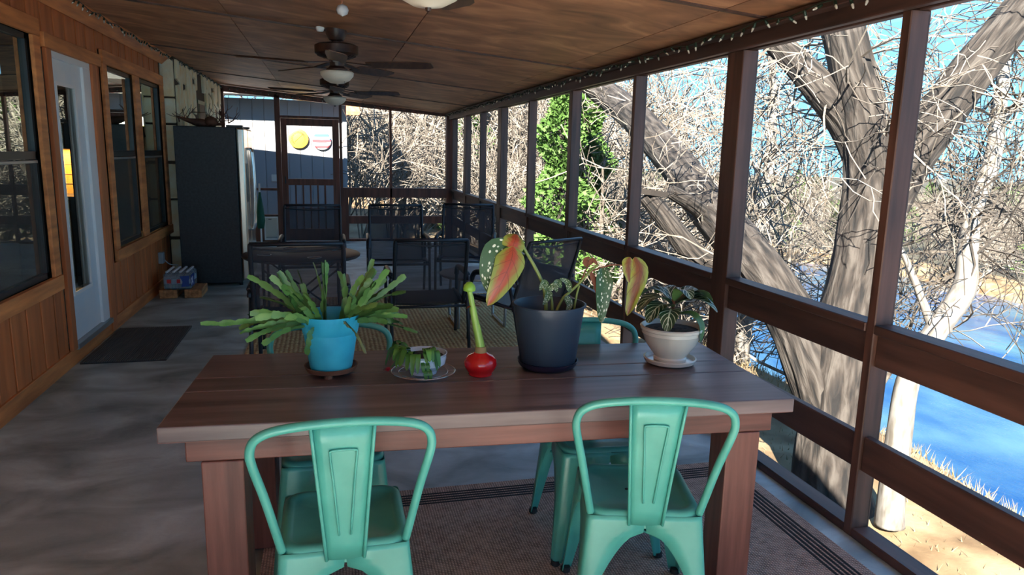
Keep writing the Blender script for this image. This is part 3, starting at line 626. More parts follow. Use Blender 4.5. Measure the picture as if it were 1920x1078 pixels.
O2 = tuple(atz((1386,690), -2.2)); pt2 = empty('pale_tree', O2); tag(pt2, 'thin pale trunk on the bank left of the big tree base', 'tree')
p2 = palepart('trunk', [(1386,700,O2[1]),(1393,640,O2[1]),(1402,580,O2[1]+.1),(1412,480,O2[1]+.4),(1440,330,O2[1]+.8),(1450,180,O2[1]+1.2),(1440,60,O2[1]+1.4)], [.17,.14,.13,.12,.10,.07,.05], pt2, O2, seed=9)
mb = MB()
for i in range(60):
    p = p2[rg.randrange(len(p2)//3, len(p2))]; d = Vector((rg.gauss(0,1),rg.gauss(0,1),rg.gauss(.1,.6))).normalized(); branch(mb, p, d, rg.uniform(1.2,2.6), .02, 2, rg, 4, .3, (3,5), .0, .007, .9, .65)
mb.build('twigs', 'twig', pt2)
# more bare trees standing between the porch and the river
for (x, y, s_, k, lab) in ((7.3,12.5,.9,0,'bare twiggy tree behind the leaning trunk'),(7.9,9.6,.8,1,'bare twiggy tree on the bank crest behind the forked tree'),(6.6,15.5,1.0,3,'bare tree beside the evergreens outside the screens'),(8.6,14.0,1.0,4,'dark twigged bare tree leaning over the water')):
    plant('bare_tree', variants[k], x, y, s_, lab, 'tree', 'bare trees on the bank crest')
# ---- white neighbouring wing with siding
nh = empty('neighbour_house', (0, 14.6, 0)); tag(nh, 'white house wing with vertical grooved siding seen through the far screen', 'building')
MB().box(-4.5, .35, .02, 3.5, -.6, 2.46).build('wall', 'siding_trim', nh)
x = .345
while x > -4.4: MB().box(x-.204, x, 0, .02, -.55, 2.46).build('siding_board', 'siding', nh); x -= .213
MB().box(-4.5, .75, -.62, -.58, 2.50, 2.62).build('fascia', 'siding_trim', nh); MB().box(-4.5, .75, -.58, .02, 2.50, 2.53).build('soffit', 'siding', nh)
m = MB(); m.hexa([(-4.5,-.66,2.62),(.8,-.66,2.62),(.8,3.5,3.4),(-4.5,3.5,3.4)], [(-4.5,-.66,2.66),(.8,-.66,2.66),(.8,3.5,3.44),(-4.5,3.5,3.44)]); m.build('roof', 'roof_shingle', nh)
MB().box(.30, .37, -.03, .04, -.55, 2.46).build('corner_board', 'siding', nh); MB().box(-1.05, -.95, -.012, 0, .93, 1.06).build('switch_plate', 'cream_glaze', nh)
MB().box(.36,.60,-.5,-.30,2.2,2.5).build('bracket','cedar_trim',nh)
th = empty('thermometer', (-.53, 14.57, 1.745)); tag(th, 'round yellow dial thermometer on the white siding', 'thermometer')
MB().lathe([(.001,-.035),(.165,-.035),(.18,-.03),(.183,-.015),(.178,.025)], axis='y', sides=40).build('dial', 'yellow', th, autos=True)
m = MB()
for i in range(-6, 7):
    a = R(90-i*22); c_, s_ = math.cos(a), math.sin(a)
    m.bar((.10*c_-.012*s_,-.037,.10*s_+.012*c_), (.14*c_-.012*s_,-.037,.14*s_+.012*c_), .012, .004, (0,1,0)); m.bar((.10*c_+.012*s_,-.037,.10*s_-.012*c_), (.14*c_+.012*s_,-.037,.14*s_-.012*c_), .012, .004, (0,1,0))
m.build('scale_marks', 'dial_mark', th); m = MB(); m.bar((-.07,-.04,-.06), (.09,-.04,.09), .006, .004, (0,1,0)); m.build('needle', 'dial_mark', th)
fp = empty('flag_plaque', (-.10, 14.57, 1.715)); tag(fp, 'round plaque with wavy stars and stripes beside the thermometer', 'plaque')
MB().lathe([(.001,-.03),(.16,-.03),(.172,-.02),(.172,.028)], axis='y', sides=40).build('disc', 'flag_print', fp, autos=True)
# dark covered heap outside the far screen
mb = MB(); rg = random.Random(2); nu, nv = 22, 10
for i in range(nu+1):
    for j in range(nv+1):
        x = -.75+1.5*i/nu; a = math.pi*j/nv; hh = .42+.10*math.sin(i*.9)+.06*math.sin(i*2.3+j); mb.v.append((x+.02*rg.gauss(0,1), -.35*math.cos(a), max(0, hh*math.sin(a)**.6*(1-.5*abs(x/.75)**6))))
for i in range(nu):
    for j in range(nv): a = i*(nv+1)+j; mb.f.append((a, a+1, a+nv+2, a+nv+1))
o = mb.build('covered_heap', 'tarp', None, True, (1.18, 14.15, hgt(1.18,14.15)-.02)); tag(o, 'low heap under a dark tarp on the ground outside the far screen', 'tarp heap')
# ================================================================== FURNITURE
# ---- plank table
TB = empty('plank_table', (.529, 2.431, 0), R(-3.45)); tag(TB, 'long dark brown plank dining table carrying the potted plants', 'table')
for a, b in ((-.377,-.065),(-.061,.080),(.084,.377)): bevel(MB().box(-1.0, 1.0, a, b, .722, .77).build('plank', 'table_top', TB), .004, 2)
MB().box(-.999, .999, -.374, .374, .7205, .724).build('edge_underside', 'table_side', TB)
for s_ in (-1, 1): bevel(MB().box(-.93, .93, s_*.345-.02, s_*.345+.02, .655, .7205).build('apron', 'table_side', TB), .004, 2); bevel(MB().box(s_*.91-.02, s_*.91+.02, -.325, .325, .655, .7205).build('end_apron', 'table_side', TB), .004, 2)
for sx in (-1, 1):
    for sy in (-1, 1):
        o = MB(); o.box(min(sx*.888,sx*.77), max(sx*.888,sx*.77), min(sy*.37,sy*.25), max(sy*.37,sy*.25), 0.012, .655); bevel(o.build('leg', 'table_leg', TB), .004, 2)
# ---- teal metal chair
def teal_chair():
    r = empty('metal_chair'); 
    # seat pan with rolled rim
    def rr(h, rad, z, n=6, sh=0):
        o_ = []
        for cx, cy, a0 in ((h-rad,h-rad,0),(-h+rad,h-rad,90),(-h+rad,-h+rad,180),(h-rad,-h+rad,270)):
            for i in range(n+1): a = R(a0+90*i/n); o_.append((cx+rad*math.cos(a), cy+rad*math.sin(a), z))
        return o_
    m = MB(); rings = [rr(.183,.06,.395), rr(.184,.06,.43), rr(.180,.06,.445), rr(.170,.055,.451), rr(.158,.05,.451), rr(.150,.045,.446), rr(.145,.045,.441), rr(.06,.03,.438)]
    n = len(rings[0])
    for rg_ in rings: m.v += rg_
    for i in range(len(rings)-1):
        for k_ in range(n): k2 = (k_+1) % n; m.f.append((i*n+k_, i*n+k2, (i+1)*n+k2, (i+1)*n+k_))
    m.f.append(tuple((len(rings)-1)*n+k_ for k_ in range(n)))
    se = m.build('seat', 'teal', r, True); 
    h = MB()
    for x, y in ((-.03,0),(.03,0),(0,.03),(0,-.03)): h.lathe([(.0001,.4395),(.007,.4395),(.007,.436)], x, y, 10)
    h.build('drain_holes', 'black_rubber', se)
    half = [(.172,-.165,.44),(.184,-.178,.50),(.208,-.205,.62),(.232,-.238,.73),(.236,-.247,.773),(.222,-.255,.808),(.18,-.262,.831),(.10,-.268,.844),(0,-.270,.848)]
    path = smooth_path(half+[(-x,y,z) for x,y,z in half[-2::-1]], 5); MB().tube(path, .0125, 12).build('back_hoop', 'teal', r, True)
    # splat
    m = MB(); rows = 8
    for i in range(rows+1):
        t = i/rows; z = .41+(.838-.41)*t; y = -.186-.082*t**1.1; wd = .052+.030*t
        for k_ in range(7): c = k_/6*2-1; m.v.append((wd*c, y-.006*(1-c*c), z))
    for i in range(rows):
        for k_ in range(6): a = i*7+k_; m.f.append((a, a+1, a+8, a+7))
    sp = m.build('back_splat', 'teal', r, True); md = sp.modifiers.new('solid', 'SOLIDIFY'); md.thickness = .004
    def onsp(c, t): return (( .052+.030*t)*c, -.186-.082*t**1.1-.006*(1-c*c)-.004, .41+.428*t)
    m = MB(); m.tube(smooth_path([onsp(-.28,.20),onsp(-.40,.6),onsp(-.46,.80),onsp(-.36,.835),onsp(.36,.835),onsp(.46,.80),onsp(.40,.6),onsp(.28,.20)], 4), .0035, 6); m.build('embossed_rib', 'teal', sp, True)
    for c in (-1, 1): MB().tube([onsp(c, t/6) for t in range(7)], .005, 8).build('splat_edge', 'teal', sp, True)
    for sx in (-1, 1):
        for sy in (-1, 1):
            m = MB(); lv = 24
            for i in range(lv+1):
                u = i/lv; z = .425*(1-u)+.012; cx = .181+.038*u; wd = max(.034, .178-.112*math.sqrt(min(1, max(0, u-.13)/.34))-.06*max(0, u-.47)) if u > .13 else .181
                wd = min(wd, cx-.001); rd = min(.03, wd*.8); pr = []
                pr.append((cx-wd, cx)); pr.append((cx-max(rd, wd*.55), cx+.002)); pr.append((cx-rd, cx)); pr.append((cx-rd*.3, cx-rd*.06)); pr.append((cx-rd*.06, cx-rd*.3)); pr.append((cx, cx-rd)); pr.append((cx+.002, cx-max(rd, wd*.55))); pr.append((cx, cx-wd))
                for a, b in pr: m.v.append((sx*a, sy*b, z))
            for i in range(lv):
                for k_ in range(7): a = i*8+k_; f = (a, a+1, a+9, a+8); m.f.append(f if sx*sy > 0 else f[::-1])
            lg_ = m.build('leg', 'teal', r, True); md = lg_.modifiers.new('solid', 'SOLIDIFY'); md.thickness = .003; md.offset = 0
            MB().lathe([(.016,0),(.019,.004),(.017,.02)], sx*.207, sy*.207, 10).build('rubber_foot', 'black_rubber', lg_)
    m = MB(); m.bar((-.15,-.15,.30),(.15,.15,.30),.02,.006); m.bar((-.15,.15,.307),(.15,-.15,.307),.02,.006); m.build('cross_brace', 'teal', r)
    return r
tc0 = teal_chair(); tag(tc0, 'teal metal chair with its back to the camera at the left of the table', 'chair', 'teal metal chairs round the plank table'); tc0.location = (.022, 2.095, 0)
tc0.location.z = .012
dup(tc0, (.985, 2.085, .012), R(-14), 'teal metal chair angled with its back to the camera at the right of the table')
dup(tc0, (-.005, 2.67, .012), R(180), 'teal metal chair tucked behind the table at the blue pot'); dup(tc0, (1.03, 2.575, .012), R(176), 'teal metal chair tucked behind the table at the navy pot')
# ---- rugs and mat
rg1 = empty('outdoor_rug', (.86, 1.55, 0)); tag(rg1, 'brown woven outdoor rug with striped border under the plank table', 'rug')
MB().box(-1.14, 1.13, -1.55, 1.57, .001, .010).build('rug_field', 'rug_brown', rg1); m = MB(); m2 = MB()
for i in range(5): q = .055+.022*i; m.box(1.13-q-.011, 1.13-q, -1.5, 1.57-q, .0098, .0112); m.box(-1.14+q, -1.14+q+.011, -1.5, 1.57-q, .0098, .0112); m.box(-1.14+q, 1.13-q, 1.57-q-.011, 1.57-q, .0098, .0112)
m.build('border_stripes', 'rug_stripe', rg1)
rg2 = MB().box(-1.33, 1.33, -1.70, 1.72, .001, .013).build('sisal_rug', 'rug_sisal', None, loc=(.68, 6.0, 0)); tag(rg2, 'golden woven sisal rug under the black patio chairs', 'rug')
dm = empty('door_mat', (-1.475, 6.09, 0)); tag(dm, 'black ribbed rubber mat in front of the white door', 'mat'); MB().box(-.285, .285, -.53, .53, .001, .008).build('mat_base', 'mat_black', dm); m = MB()
for i in range(38): x = -.28+i*.56/37; m.box(x-.0045, x+.0045, -.525, .525, .008, .014)
tag(m.build('ribs', 'mat_rib', dm), kind='stuff')
# ---- black sling patio chairs
def sling_chair():
    r = empty('patio_chair'); W2 = .285
    bt_ = Vector((0,-.40,.955)); bb = Vector((0,-.215,.40))
    for s_ in (-1, 1):
        m = MB(); x = s_*(W2+.025)
        m.tube(smooth_path([(x,.30,.012),(x,.275,.40),(x,.25,.585),(x,.19,.625),(x,.02,.635),(x,-.26,.63),(x,-.29,.60)], 5), .014, 8); m.tube([(x,-.36,.012),(x,-.27,.36),(x,-.20,.60)], .014, 8); m.tube([(x,.27,.40),(x,-.24,.385)], .012, 8)
        m.build('side_frame', 'black_metal', r, True); a = MB(); a.tube(smooth_path([(x,.262,.56),(x,.235,.612),(x,.18,.642),(x,-.05,.652),(x,-.25,.645)], 4), .022, 8); a.build('armrest', 'black_metal', r, True)
    m = MB()
    for s_ in (-1, 1): m.tube(smooth_path([(s_*W2,.27,.415),(s_*W2,.1,.41),(s_*W2,-.14,.385),(s_*W2,-.215,.42),(s_*W2,-.30,.66),(s_*W2,-.375,.90),(s_*(W2-.005),-.395,.955)], 4), .015, 8)
    m.tube([(-W2,-.395,.955),(W2,-.395,.955)], .014, 8); m.tube(smooth_path([(-W2,-.375,.925),(0,-.375,.905),(W2,-.375,.925)], 4), .007, 6); m.tube([(-W2-.02,.27,.395),(W2+.02,.27,.395)], .013, 8); m.tube([(-W2-.02,-.24,.37),(W2+.02,-.24,.37)], .013, 8)
    m.build('seat_frame', 'black_metal', r, True)
    m = MB(); pr = smooth_path([(0,.265,.42),(0,.1,.405),(0,-.13,.378),(0,-.21,.415),(0,-.295,.655),(0,-.372,.90),(0,-.39,.945)], 5)
    for p in pr:
        for k_ in range(5): c = k_/4*2-1; m.v.append((c*(W2-.008), p.y, p.z-.012*(1-c*c)))
    for i in range(len(pr)-1):
        for k_ in range(4): a = i*5+k_; m.f.append((a,a+1,a+6,a+5))
    m.build('sling', 'sling', r, True); return r
pc0 = sling_chair(); G = 'black sling patio chairs on the sisal rug'
tag(pc0, 'black mesh patio chair with its back to the camera behind the blue pot', 'chair', G); pc0.location = (-.20, 5.08, .013)
q_ = dup(pc0, (.75, 5.75, .013), R(0), 'black mesh patio chair with its back to the camera above the small bowl plant'); q_.scale = (.97,.97,.93); q_ = dup(pc0, (1.52, 5.62, .013), R(28), 'black mesh patio chair turned aside behind the spotted begonia'); q_.scale = (1,1,.93)
dup(pc0, (-.17, 7.55, .0135), R(180), 'far black mesh patio chair in front of the screen door'); dup(pc0, (.70, 7.62, .0135), R(178), 'far black mesh patio chair in front of the far screen window'); dup(pc0, (1.46, 7.75, .0135), R(166), 'far black mesh patio chair in the right far corner by the posts')
# ---- round folding table with cup holes
ft = empty('folding_table', (-.22, 5.98, .013)); tag(ft, 'round black folding table with cup holes beside the left patio chair', 'table')
bevel(MB().lathe([(.0001,.690),(.45,.690),(.462,.70),(.462,.712),(.45,.718),(.0001,.718)], sides=40).build('table_top', 'black_metal', ft, autos=True), .002, 1)
for a in (20,110,200,290): MB().tube([(.30*math.cos(R(a))+.052*math.cos(R(q)), .30*math.sin(R(a))+.052*math.sin(R(q)), .720) for q in range(0,361,20)], .005, 6, False).build('cup_ring', 'chrome', ft, True)
for a in (135,225,315,45):
    c_, s_ = math.cos(R(a)), math.sin(R(a)); o = MB().tube([(.40*c_,.33*s_,.69),(.40*c_,.33*s_,.35),(.42*c_,.35*s_,.01)], .011, 8).build('leg', 'black_metal', ft, True); MB().lathe([(.016,0),(.016,.03)], .42*c_, .35*s_, 8).build('foot', 'black_rubber', o)
for s_ in (-1, 1): m = MB(); m.tube([(-.28,s_*.235,.16),(.28,s_*.235,.62)], .008, 6); m.tube([(-.28,s_*.235,.62),(.28,s_*.235,.16)], .008, 6); m.build('cross_brace', 'black_metal', ft)
# ---- small round side table
sd = empty('side_table', (1.30, 6.35, .0145)); tag(sd, 'small round grey side table with bent tube legs behind the begonia', 'table')
MB().lathe([(.0001,.44),(.33,.44),(.345,.448),(.345,.462),(.33,.47),(.0001,.47)], sides=36).build('table_top', 'table_light', sd, autos=True)
for s_ in (-1, 1): MB().tube(smooth_path([(s_*.2,-.22,.44),(s_*.21,-.25,.2),(s_*.21,-.24,.03),(s_*.21,-.18,.014),(s_*.21,.18,.014),(s_*.21,.24,.03),(s_*.21,.25,.2),(s_*.2,.22,.44)], 5), .013, 8).build('tube_leg', 'alu', sd, True)
# ---- refrigerator
fr = empty('refrigerator', (-1.28, 9.05, 0)); tag(fr, 'black sided refrigerator with steel doors against the stone wall', 'refrigerator')
bevel(MB().box(-.335, .30, -.45, .45, .03, 1.775).build('cabinet', 'fridge_black', fr), .008, 2)
for a, b in ((-.45,-.055),(-.045,.45)):
    o = bevel(MB().box(.305, .385, a, b, .06, 1.77).build('door', 'steel', fr), .02, 4); y = b-.05 if a < -.1 else a+.05
    MB().tube(smooth_path([(.39,y,.62),(.425,y,.66),(.44,y,1.1),(.425,y,1.5),(.39,y,1.54)], 5), .014, 8).build('handle', 'chrome', o, True)
    if a < -.1: MB().box(.384, .390, -.36, -.16, .95, 1.38).build('dispenser', 'gunmetal', o)
for y in (-.36, .36): MB().box(.20, .37, y-.05, y+.05, 1.775, 1.80).build('hinge_cap', 'fridge_black', fr)
for x in (-.3,.28):
    for y in (-.4,.4): MB().lathe([(.02,0),(.02,.03)], x, y, 10).build('foot', 'black_rubber', fr)
# driftwood on the fridge
dw = empty('driftwood_branch', (-1.33, 8.95, 1.784)); tag(dw, 'forked dark driftwood branch lying on the refrigerator', 'branch'); rg = random.Random(17)
MB().tube(smooth_path([(-.30,.0,.10),(-.18,-.02,.06),(-.05,.0,.035),(.08,.02,.03),(.2,.0,.03)], 5), [.010,.012,.014,.018,.022,.026,.03,.036,.042,.046,.048,.046,.04,.034,.028,.022,.02,.018,.016,.015,.014], 8).build('stem', 'driftwood', dw, True)
MB().lathe([(.001,-.005),(.05,.0),(.075,.04),(.06,.09),(.03,.11),(.001,.115)], .05, .01, 10).build('knot', 'driftwood', dw, True)
m = MB()
for i in range(12):
    x = rg.choice((-.28,-.2,-.12,.12,.16,.2,.24)); branch(m, Vector((x, 0, .045)), Vector((rg.gauss(0,.5)+(x*1.2), rg.gauss(0,.3), rg.uniform(.35,1))).normalized(), rg.uniform(.12,.22), .008, 1, rg, 5, .22, (2,3), .05, .003, .8, .7)
m.build('twigs', 'driftwood', dw)
# ---- water pack on two timber blocks, outlet
for x, lab in ((-1.635, 'timber block under the left half of the bottled water'), (-1.395, 'timber block sticking out right of the bottled water')): o = MB().box(-.085, .085, -.19, .19, .001, .09).build('wood_block', 'block_wood', None, loc=(x, 8.12, 0)); tag(bevel(o, .004, 1), lab, 'block', 'timber blocks by the fridge')
wp = empty('water_bottle_pack', (-1.545, 8.13, .091)); tag(wp, 'shrink wrapped pack of water bottles on timber blocks beside the fridge', 'bottle pack')
bm = MB().lathe([(.0001,.002),(.030,.002),(.032,.01),(.031,.06),(.032,.11),(.028,.145),(.013,.168),(.013,.178)], sides=12).mesh('bottle', 'bottle_clear', True); cm = MB().lathe([(.014,.176),(.014,.19),(.0001,.191)], sides=10).mesh('bottle_cap', 'print_white', True); lm = MB().lathe([(.0325,.06),(.0325,.11)], sides=12).mesh('bottle_label', 'bowl_glaze', True)
for i in range(4):
    for j in range(6):
        o = bpy.data.objects.new('bottle', bm); C.objects.link(o); o.parent = wp; o.location = (-.0975+i*.065, -.165+j*.066, 0)
        for nm, me in (('bottle_cap', cm), ('bottle_label', lm)): q = bpy.data.objects.new(nm, me); C.objects.link(q); q.parent = o
wr_ = bevel(MB().box(-.134, .134, -.202, .202, .001, .172).build('shrink_wrap', 'shrink_wrap', wp), .03, 3)
m = MB(); m.v = [(.04,-.2035,.03),(.125,-.2035,.035),(.115,-.2035,.09),(.128,-.2035,.15),(.03,-.2035,.14),(.055,-.2035,.085)]; m.f = [(0,1,2,3,4,5)]; m.box(.1342,.1352,-.19,.0,.03,.15); m.build('blue_print', 'water_blue', wr_)
MB().box(-.095,-.055,-.2036,-.2026,.07,.11).build('red_print', 'print_red', wr_); MB().box(.0,.035,-.2036,-.2026,.07,.11).build('red_print', 'print_red', wr_); m = MB(); m.bar((.1355,-.17,.05),(.1355,-.08,.12),.02,.002,(1,0,0)); m.bar((.1355,-.17,.12),(.1355,-.08,.05),.02,.002,(1,0,0)); m.build('white_mark', 'print_white', wr_)
ob = empty('outlet_box', (-1.775, 8.42, .36)); tag(ob, 'grey outlet box with cord on the board wall by the bottled water', 'outlet'); bevel(MB().box(-.026, .02, -.05, .05, -.06, .06).build('box', 'outlet_grey', ob), .004, 1); MB().tube(smooth_path([(.02,.03,-.03),(.06,.06,-.08),(.10,.12,-.10),(.13,.155,-.11)], 4), .006, 6).build('cord', 'outlet_grey', ob, True)
# folded parasol by the fridge
um = empty('folded_parasol', (-1.07, 12.2, 0)); tag(um, 'folded green and white parasol standing behind the refrigerator door', 'parasol'); MB().tube([(0,0,0),(0,0,1.0)], .014, 8).build('pole', 'white_paint', um, True)
m = MB(); m.tube([(0,0,.28),(0,0,.40),(0,0,.62),(0,0,.86)], [.05,.07,.05,.016], 14, True, lambda i,k_,p: 1+.25*math.sin(k_*math.pi)); m.build('canopy', 'umbrella_green', um, True); MB().lathe([(.03,0),(.11,.002),(.11,.03),(.03,.05)], sides=16).build('base', 'white_paint', um)
# ---- ceiling fans
def fan(loc, rot, label, cord=True):
    z0 = ceil(loc[0]); r = empty('ceiling_fan', (loc[0], loc[1], z0), 0); tag(r, label, 'ceiling fan', 'brown ceiling fans')
    MB().lathe([(.075,.004),(.072,-.03),(.05,-.075),(.032,-.08),(.032,-.10)], sides=24).build('canopy', 'fan_brown', r, autos=True)
    mo = MB().lathe([(.03,-.09),(.13,-.10),(.152,-.112),(.152,-.165),(.14,-.175),(.10,-.195),(.055,-.21),(.05,-.25),(.06,-.262),(.075,-.27),(.075,-.285),(.001,-.286)], sides=32).build('motor', 'fan_brown', r, autos=True)
    m = MB()
    for i in range(24): a = R(i*15); m.bar((.085*math.cos(a),.085*math.sin(a),-.199),(.135*math.cos(a),.135*math.sin(a),-.178),.008,.004)
    m.build('vents', 'black_rubber', mo)
    MB().lathe([(.001,-.372),(.05,-.366),(.09,-.345),(.115,-.315),(.118,-.292),(.108,-.285),(.001,-.285)], sides=28).build('lamp_bowl', 'lamp_glass', r, True); MB().lathe([(.001,-.385),(.008,-.382),(.01,-.372)], sides=10).build('finial', 'fan_brown', r)
    for k_ in range(5):
        a = R(rot+72*k_); M_ = Matrix.Rotation(a, 4, 'Z') @ Matrix.Rotation(R(-12), 4, 'X')
        m = MB()
        for (x0, hw) in ((.22,.050),(.26,.060),(.55,.072),(.66,.066),(.69,.045)):
            for t in (0,-.006):
                for s_ in (-1, 1): p = M_ @ Vector((x0, s_*hw, t)); m.v.append((p.x, p.y, p.z-.235))
        for i in range(4): b = i*4; m.f += [(b,b+4,b+5,b+1),(b+2,b+3,b+7,b+6),(b,b+2,b+6,b+4),(b+1,b+5,b+7,b+3)]
        m.f += [(0,1,3,2),(16,18,19,17)]
        bl_ = m.build('blade', 'fan_blade', r); m = MB(); m.bar(M_ @ Vector((.05,0,.03))+Vector((0,0,-.25)), M_ @ Vector((.25,0,-.008))+Vector((0,0,-.235)), .05, .008); m.build('blade_arm', 'fan_brown', bl_)
    if cord: MB().tube([(.05,-.05,-.28),(.05,-.05,-.42)], .0015, 4).build('pull_cord', 'fan_brown', r)
fan((.08, 5.47), 197, 'brown ceiling fan with bowl lamp above the middle of the porch'); fan((.09, 8.1), 200, 'farther brown ceiling fan with bowl lamp before the screen door'); fan((.315, 2.35), 0, 'nearest ceiling fan with only its lamp bowl dipping into the top of the picture', False)
pcn = empty('pull_chain', (.06, 2.6, ceil(.06))); tag(pcn, 'pull chain with a round ball hanging from the ceiling at the top of the picture', 'pull chain'); MB().tube([(0,0,0),(0,0,-.36)], .002, 5).build('chain', 'chrome', pcn); MB().lathe([(.001,-.395),(.016,-.388),(.021,-.375),(.016,-.362),(.001,-.355)], sides=14).build('ball', 'outlet_grey', pcn, True)
o = MB().lathe([(.001,-.03),(.022,-.028),(.03,-.01),(.03,.002)], sides=14).build('smoke_button', 'white_paint', None, True, (-.03, 5.46, ceil(-.03)-.002)); o.name = 'ceiling_hook_cover'; tag(o, 'small white knob on the ceiling left of the middle fan', 'knob')
# ---- string lights
bulb = MB().lathe([(.0001,-.034),(.004,-.030),(.006,-.018),(.005,-.010)], sides=8).mesh('bulb', 'bulb_clear', True); sock = MB().lathe([(.0065,-.012),(.0075,.0),(.005,.012),(.001,.014)], sides=8).mesh('socket', 'wire_green', True)
def string(path, step, label, lift=0):
    pts = smooth_path(path, 4); r = empty('string_lights', pts[0]); tag(r, label, 'string lights', 'strings of clear mini lights'); o0 = Vector(pts[0])
    w_ = []; d = 0; L_ = sum((pts[i+1]-pts[i]).length for i in range(len(pts)-1)); n = int(L_/step); rg = random.Random(int(L_*100)); bl_ = []
    def at(s_):
        a = 0
        for i in range(len(pts)-1):
            l = (pts[i+1]-pts[i]).length
            if a+l >= s_: return pts[i].lerp(pts[i+1], (s_-a)/l)
            a += l
        return pts[-1]
    for i in range(n+1):
        p = at(i*step)-o0; w_.append(p+Vector((0,0,-.012+.010*math.sin(i*1.3)))); bl_.append(w_[-1])
    MB().tube(w_, .003, 5).build('wire', 'wire_green', r)
    for p in bl_:
        rx, ry = rg.gauss(0,.7), rg.gauss(0,.7); s_ = bpy.data.objects.new('socket', sock); C.objects.link(s_); s_.parent = r; s_.location = p+Vector((0,0,-.012)); s_.rotation_euler = (rx, ry, 0); b_ = bpy.data.objects.new('bulb', bulb); C.objects.link(b_); b_.parent = s_
string([(1.985,1.2,2.196),(1.985,3,2.20),(1.985,5,2.198),(1.985,8,2.20),(1.985,12.6,2.20)], .095, 'string of clear mini lights along the beam over the river side')
string([(-1.668,5.8,2.545),(-1.668,7,2.54),(-1.668,9.0,2.54)], .10, 'string of clear mini lights under the ceiling above the house door and window'); string([(-1.61,9.2,2.525),(-1.61,11,2.53),(-1.61,12.6,2.525)], .07, 'string of clear mini lights along the top of the stone wall'); string([(-1.5,12.64,2.505),(0,12.64,2.375),(1.9,12.64,2.20)], .12, 'string of clear mini lights across the top of the far end wall')

# ================================================================== PLANTS ON THE TABLE
TZ = .7705
def pot(loc, label, cat='potted plant', name='potted_plant'): e = empty(name, (loc[0], loc[1], TZ)); return tag(e, label, cat)
def loc_px(e, px, dy=0):
    """local point of a plant root for a photo pixel, at the plant's own depth (+dy)"""
    return aty(px, e.location.y+dy)-Vector(e.location)
# ---- blue pot with holiday cactus
bp = pot((-.005, 2.55), 'leafy segmented cactus in a bright blue plastic pot on the left of the table', name='potted_cactus')
sc = MB().lathe([(.001,.012),(.07,.012),(.085,.016),(.094,.034),(.089,.034),(.078,.02),(.001,.018)], sides=32).build('saucer', 'terracotta', bp, autos=True)
for a in (20,140,260): MB().lathe([(.016,0),(.013,.014)], .06*math.cos(R(a)), .06*math.sin(R(a)), 8).build('foot', 'terracotta', sc)
MB().lathe([(.001,.02),(.070,.02),(.074,.03),(.094,.155),(.096,.157),(.108,.215),(.110,.222),(.106,.222),(.100,.20),(.098,.17),(.001,.168)], sides=40).build('pot', 'sky_pot_n', bp, autos=True)
MB().lathe([(.098,.175),(.05,.18),(.001,.182)], sides=24).build('soil', 'soil', bp)
rg = random.Random(12)
def cactus_stem(az, el, n, seg, start, droop, mat='cactus'):
    m = MB(); p = Vector(start); d = Vector((math.cos(az)*math.cos(el), math.sin(az)*math.cos(el), math.sin(el))); side = Vector((rg.gauss(0,1),rg.gauss(0,1),rg.gauss(0,.6)))
    for i in range(n):
        L_ = seg*rg.uniform(.9,1.35); d = (d+Vector((rg.gauss(0,.10),rg.gauss(0,.10),-droop+rg.gauss(0,.06)))).normalized(); q = p+d*L_
        m.leaf([p, p.lerp(q,.5)+Vector((0,0,.002)), q], .024*rg.uniform(.85,1.2)*(.6 if i == 0 else 1), up=side, fold=.18, nl=10, nw=2, thick=.002, prof=lambda t: (.42+.62*math.sin(math.pi*min(1,t*.86+.06))**.8)*(1-.2*abs(math.sin(t*9.4)))); p = q-d*.003
        if rg.random() < .35: side = side+Vector((rg.gauss(0,.5),rg.gauss(0,.5),rg.gauss(0,.5)))
    m.build('stem', [mat, mat], bp, True)
for i in range(64):
    left = i % 2; az = (math.pi if left else 0)+rg.gauss(0,.62); el = rg.uniform(.3,1.3); n = rg.choice((4,5,5,6)); cactus_stem(az, el, n, .040, (.035*math.cos(az)+(-.03 if left else .03), .045*math.sin(az), .18), .07+.09*(1-el/1.2))
for i in range(4): cactus_stem(rg.uniform(0,6.28), 1.45, 5, .042, (rg.uniform(-.03,.0), rg.uniform(-.02,.02), .18), .0)
cactus_stem(-1.0, .25, 5, .036, (.03,-.07,.205), .30, 'cactus_old'); cactus_stem(math.pi, .12, 7, .046, (-.05,-.03,.2), -.02); cactus_stem(-.2, .1, 6, .042, (.05,-.04,.20), .10)
# ---- small bowl plant on a glass plate
gp = MB().lathe([(.001,.004),(.075,.004),(.113,.014),(.116,.017),(.112,.017),(.075,.008),(.001,.008)], sides=40).build('glass_plate', 'glass_plate', None, True, (.315, 2.475, TZ)); tag(gp, 'round clear glass plate under the small pale blue bowl', 'plate')
o = MB().tube([(.114*math.cos(R(a)), .114*math.sin(R(a)), .0165) for a in range(0,361,12)], .0018, 6, False).build('rim', 'chrome', gp, True); MB().tube([(.088*math.cos(R(a)), .088*math.sin(R(a)), .0125) for a in range(0,361,12)], .0012, 6, False).build('inner_ring', 'chrome', gp, True)
bw = empty('bowl_plant', (.315, 2.475, TZ+.009)); tag(bw, 'small drooping plant in a pale blue glazed bowl on the glass plate', 'potted plant')
MB().lathe([(.001,0),(.048,0),(.050,.012),(.056,.018),(.078,.036),(.082,.056),(.081,.066),(.086,.074),(.082,.075),(.076,.066),(.074,.058),(.001,.056)], sides=36).build('bowl', 'bowl_glaze', bw, autos=True); MB().lathe([(.076,.060),(.05,.066),(.001,.068)], sides=24).build('soil', 'soil', bw)
rg = random.Random(31)
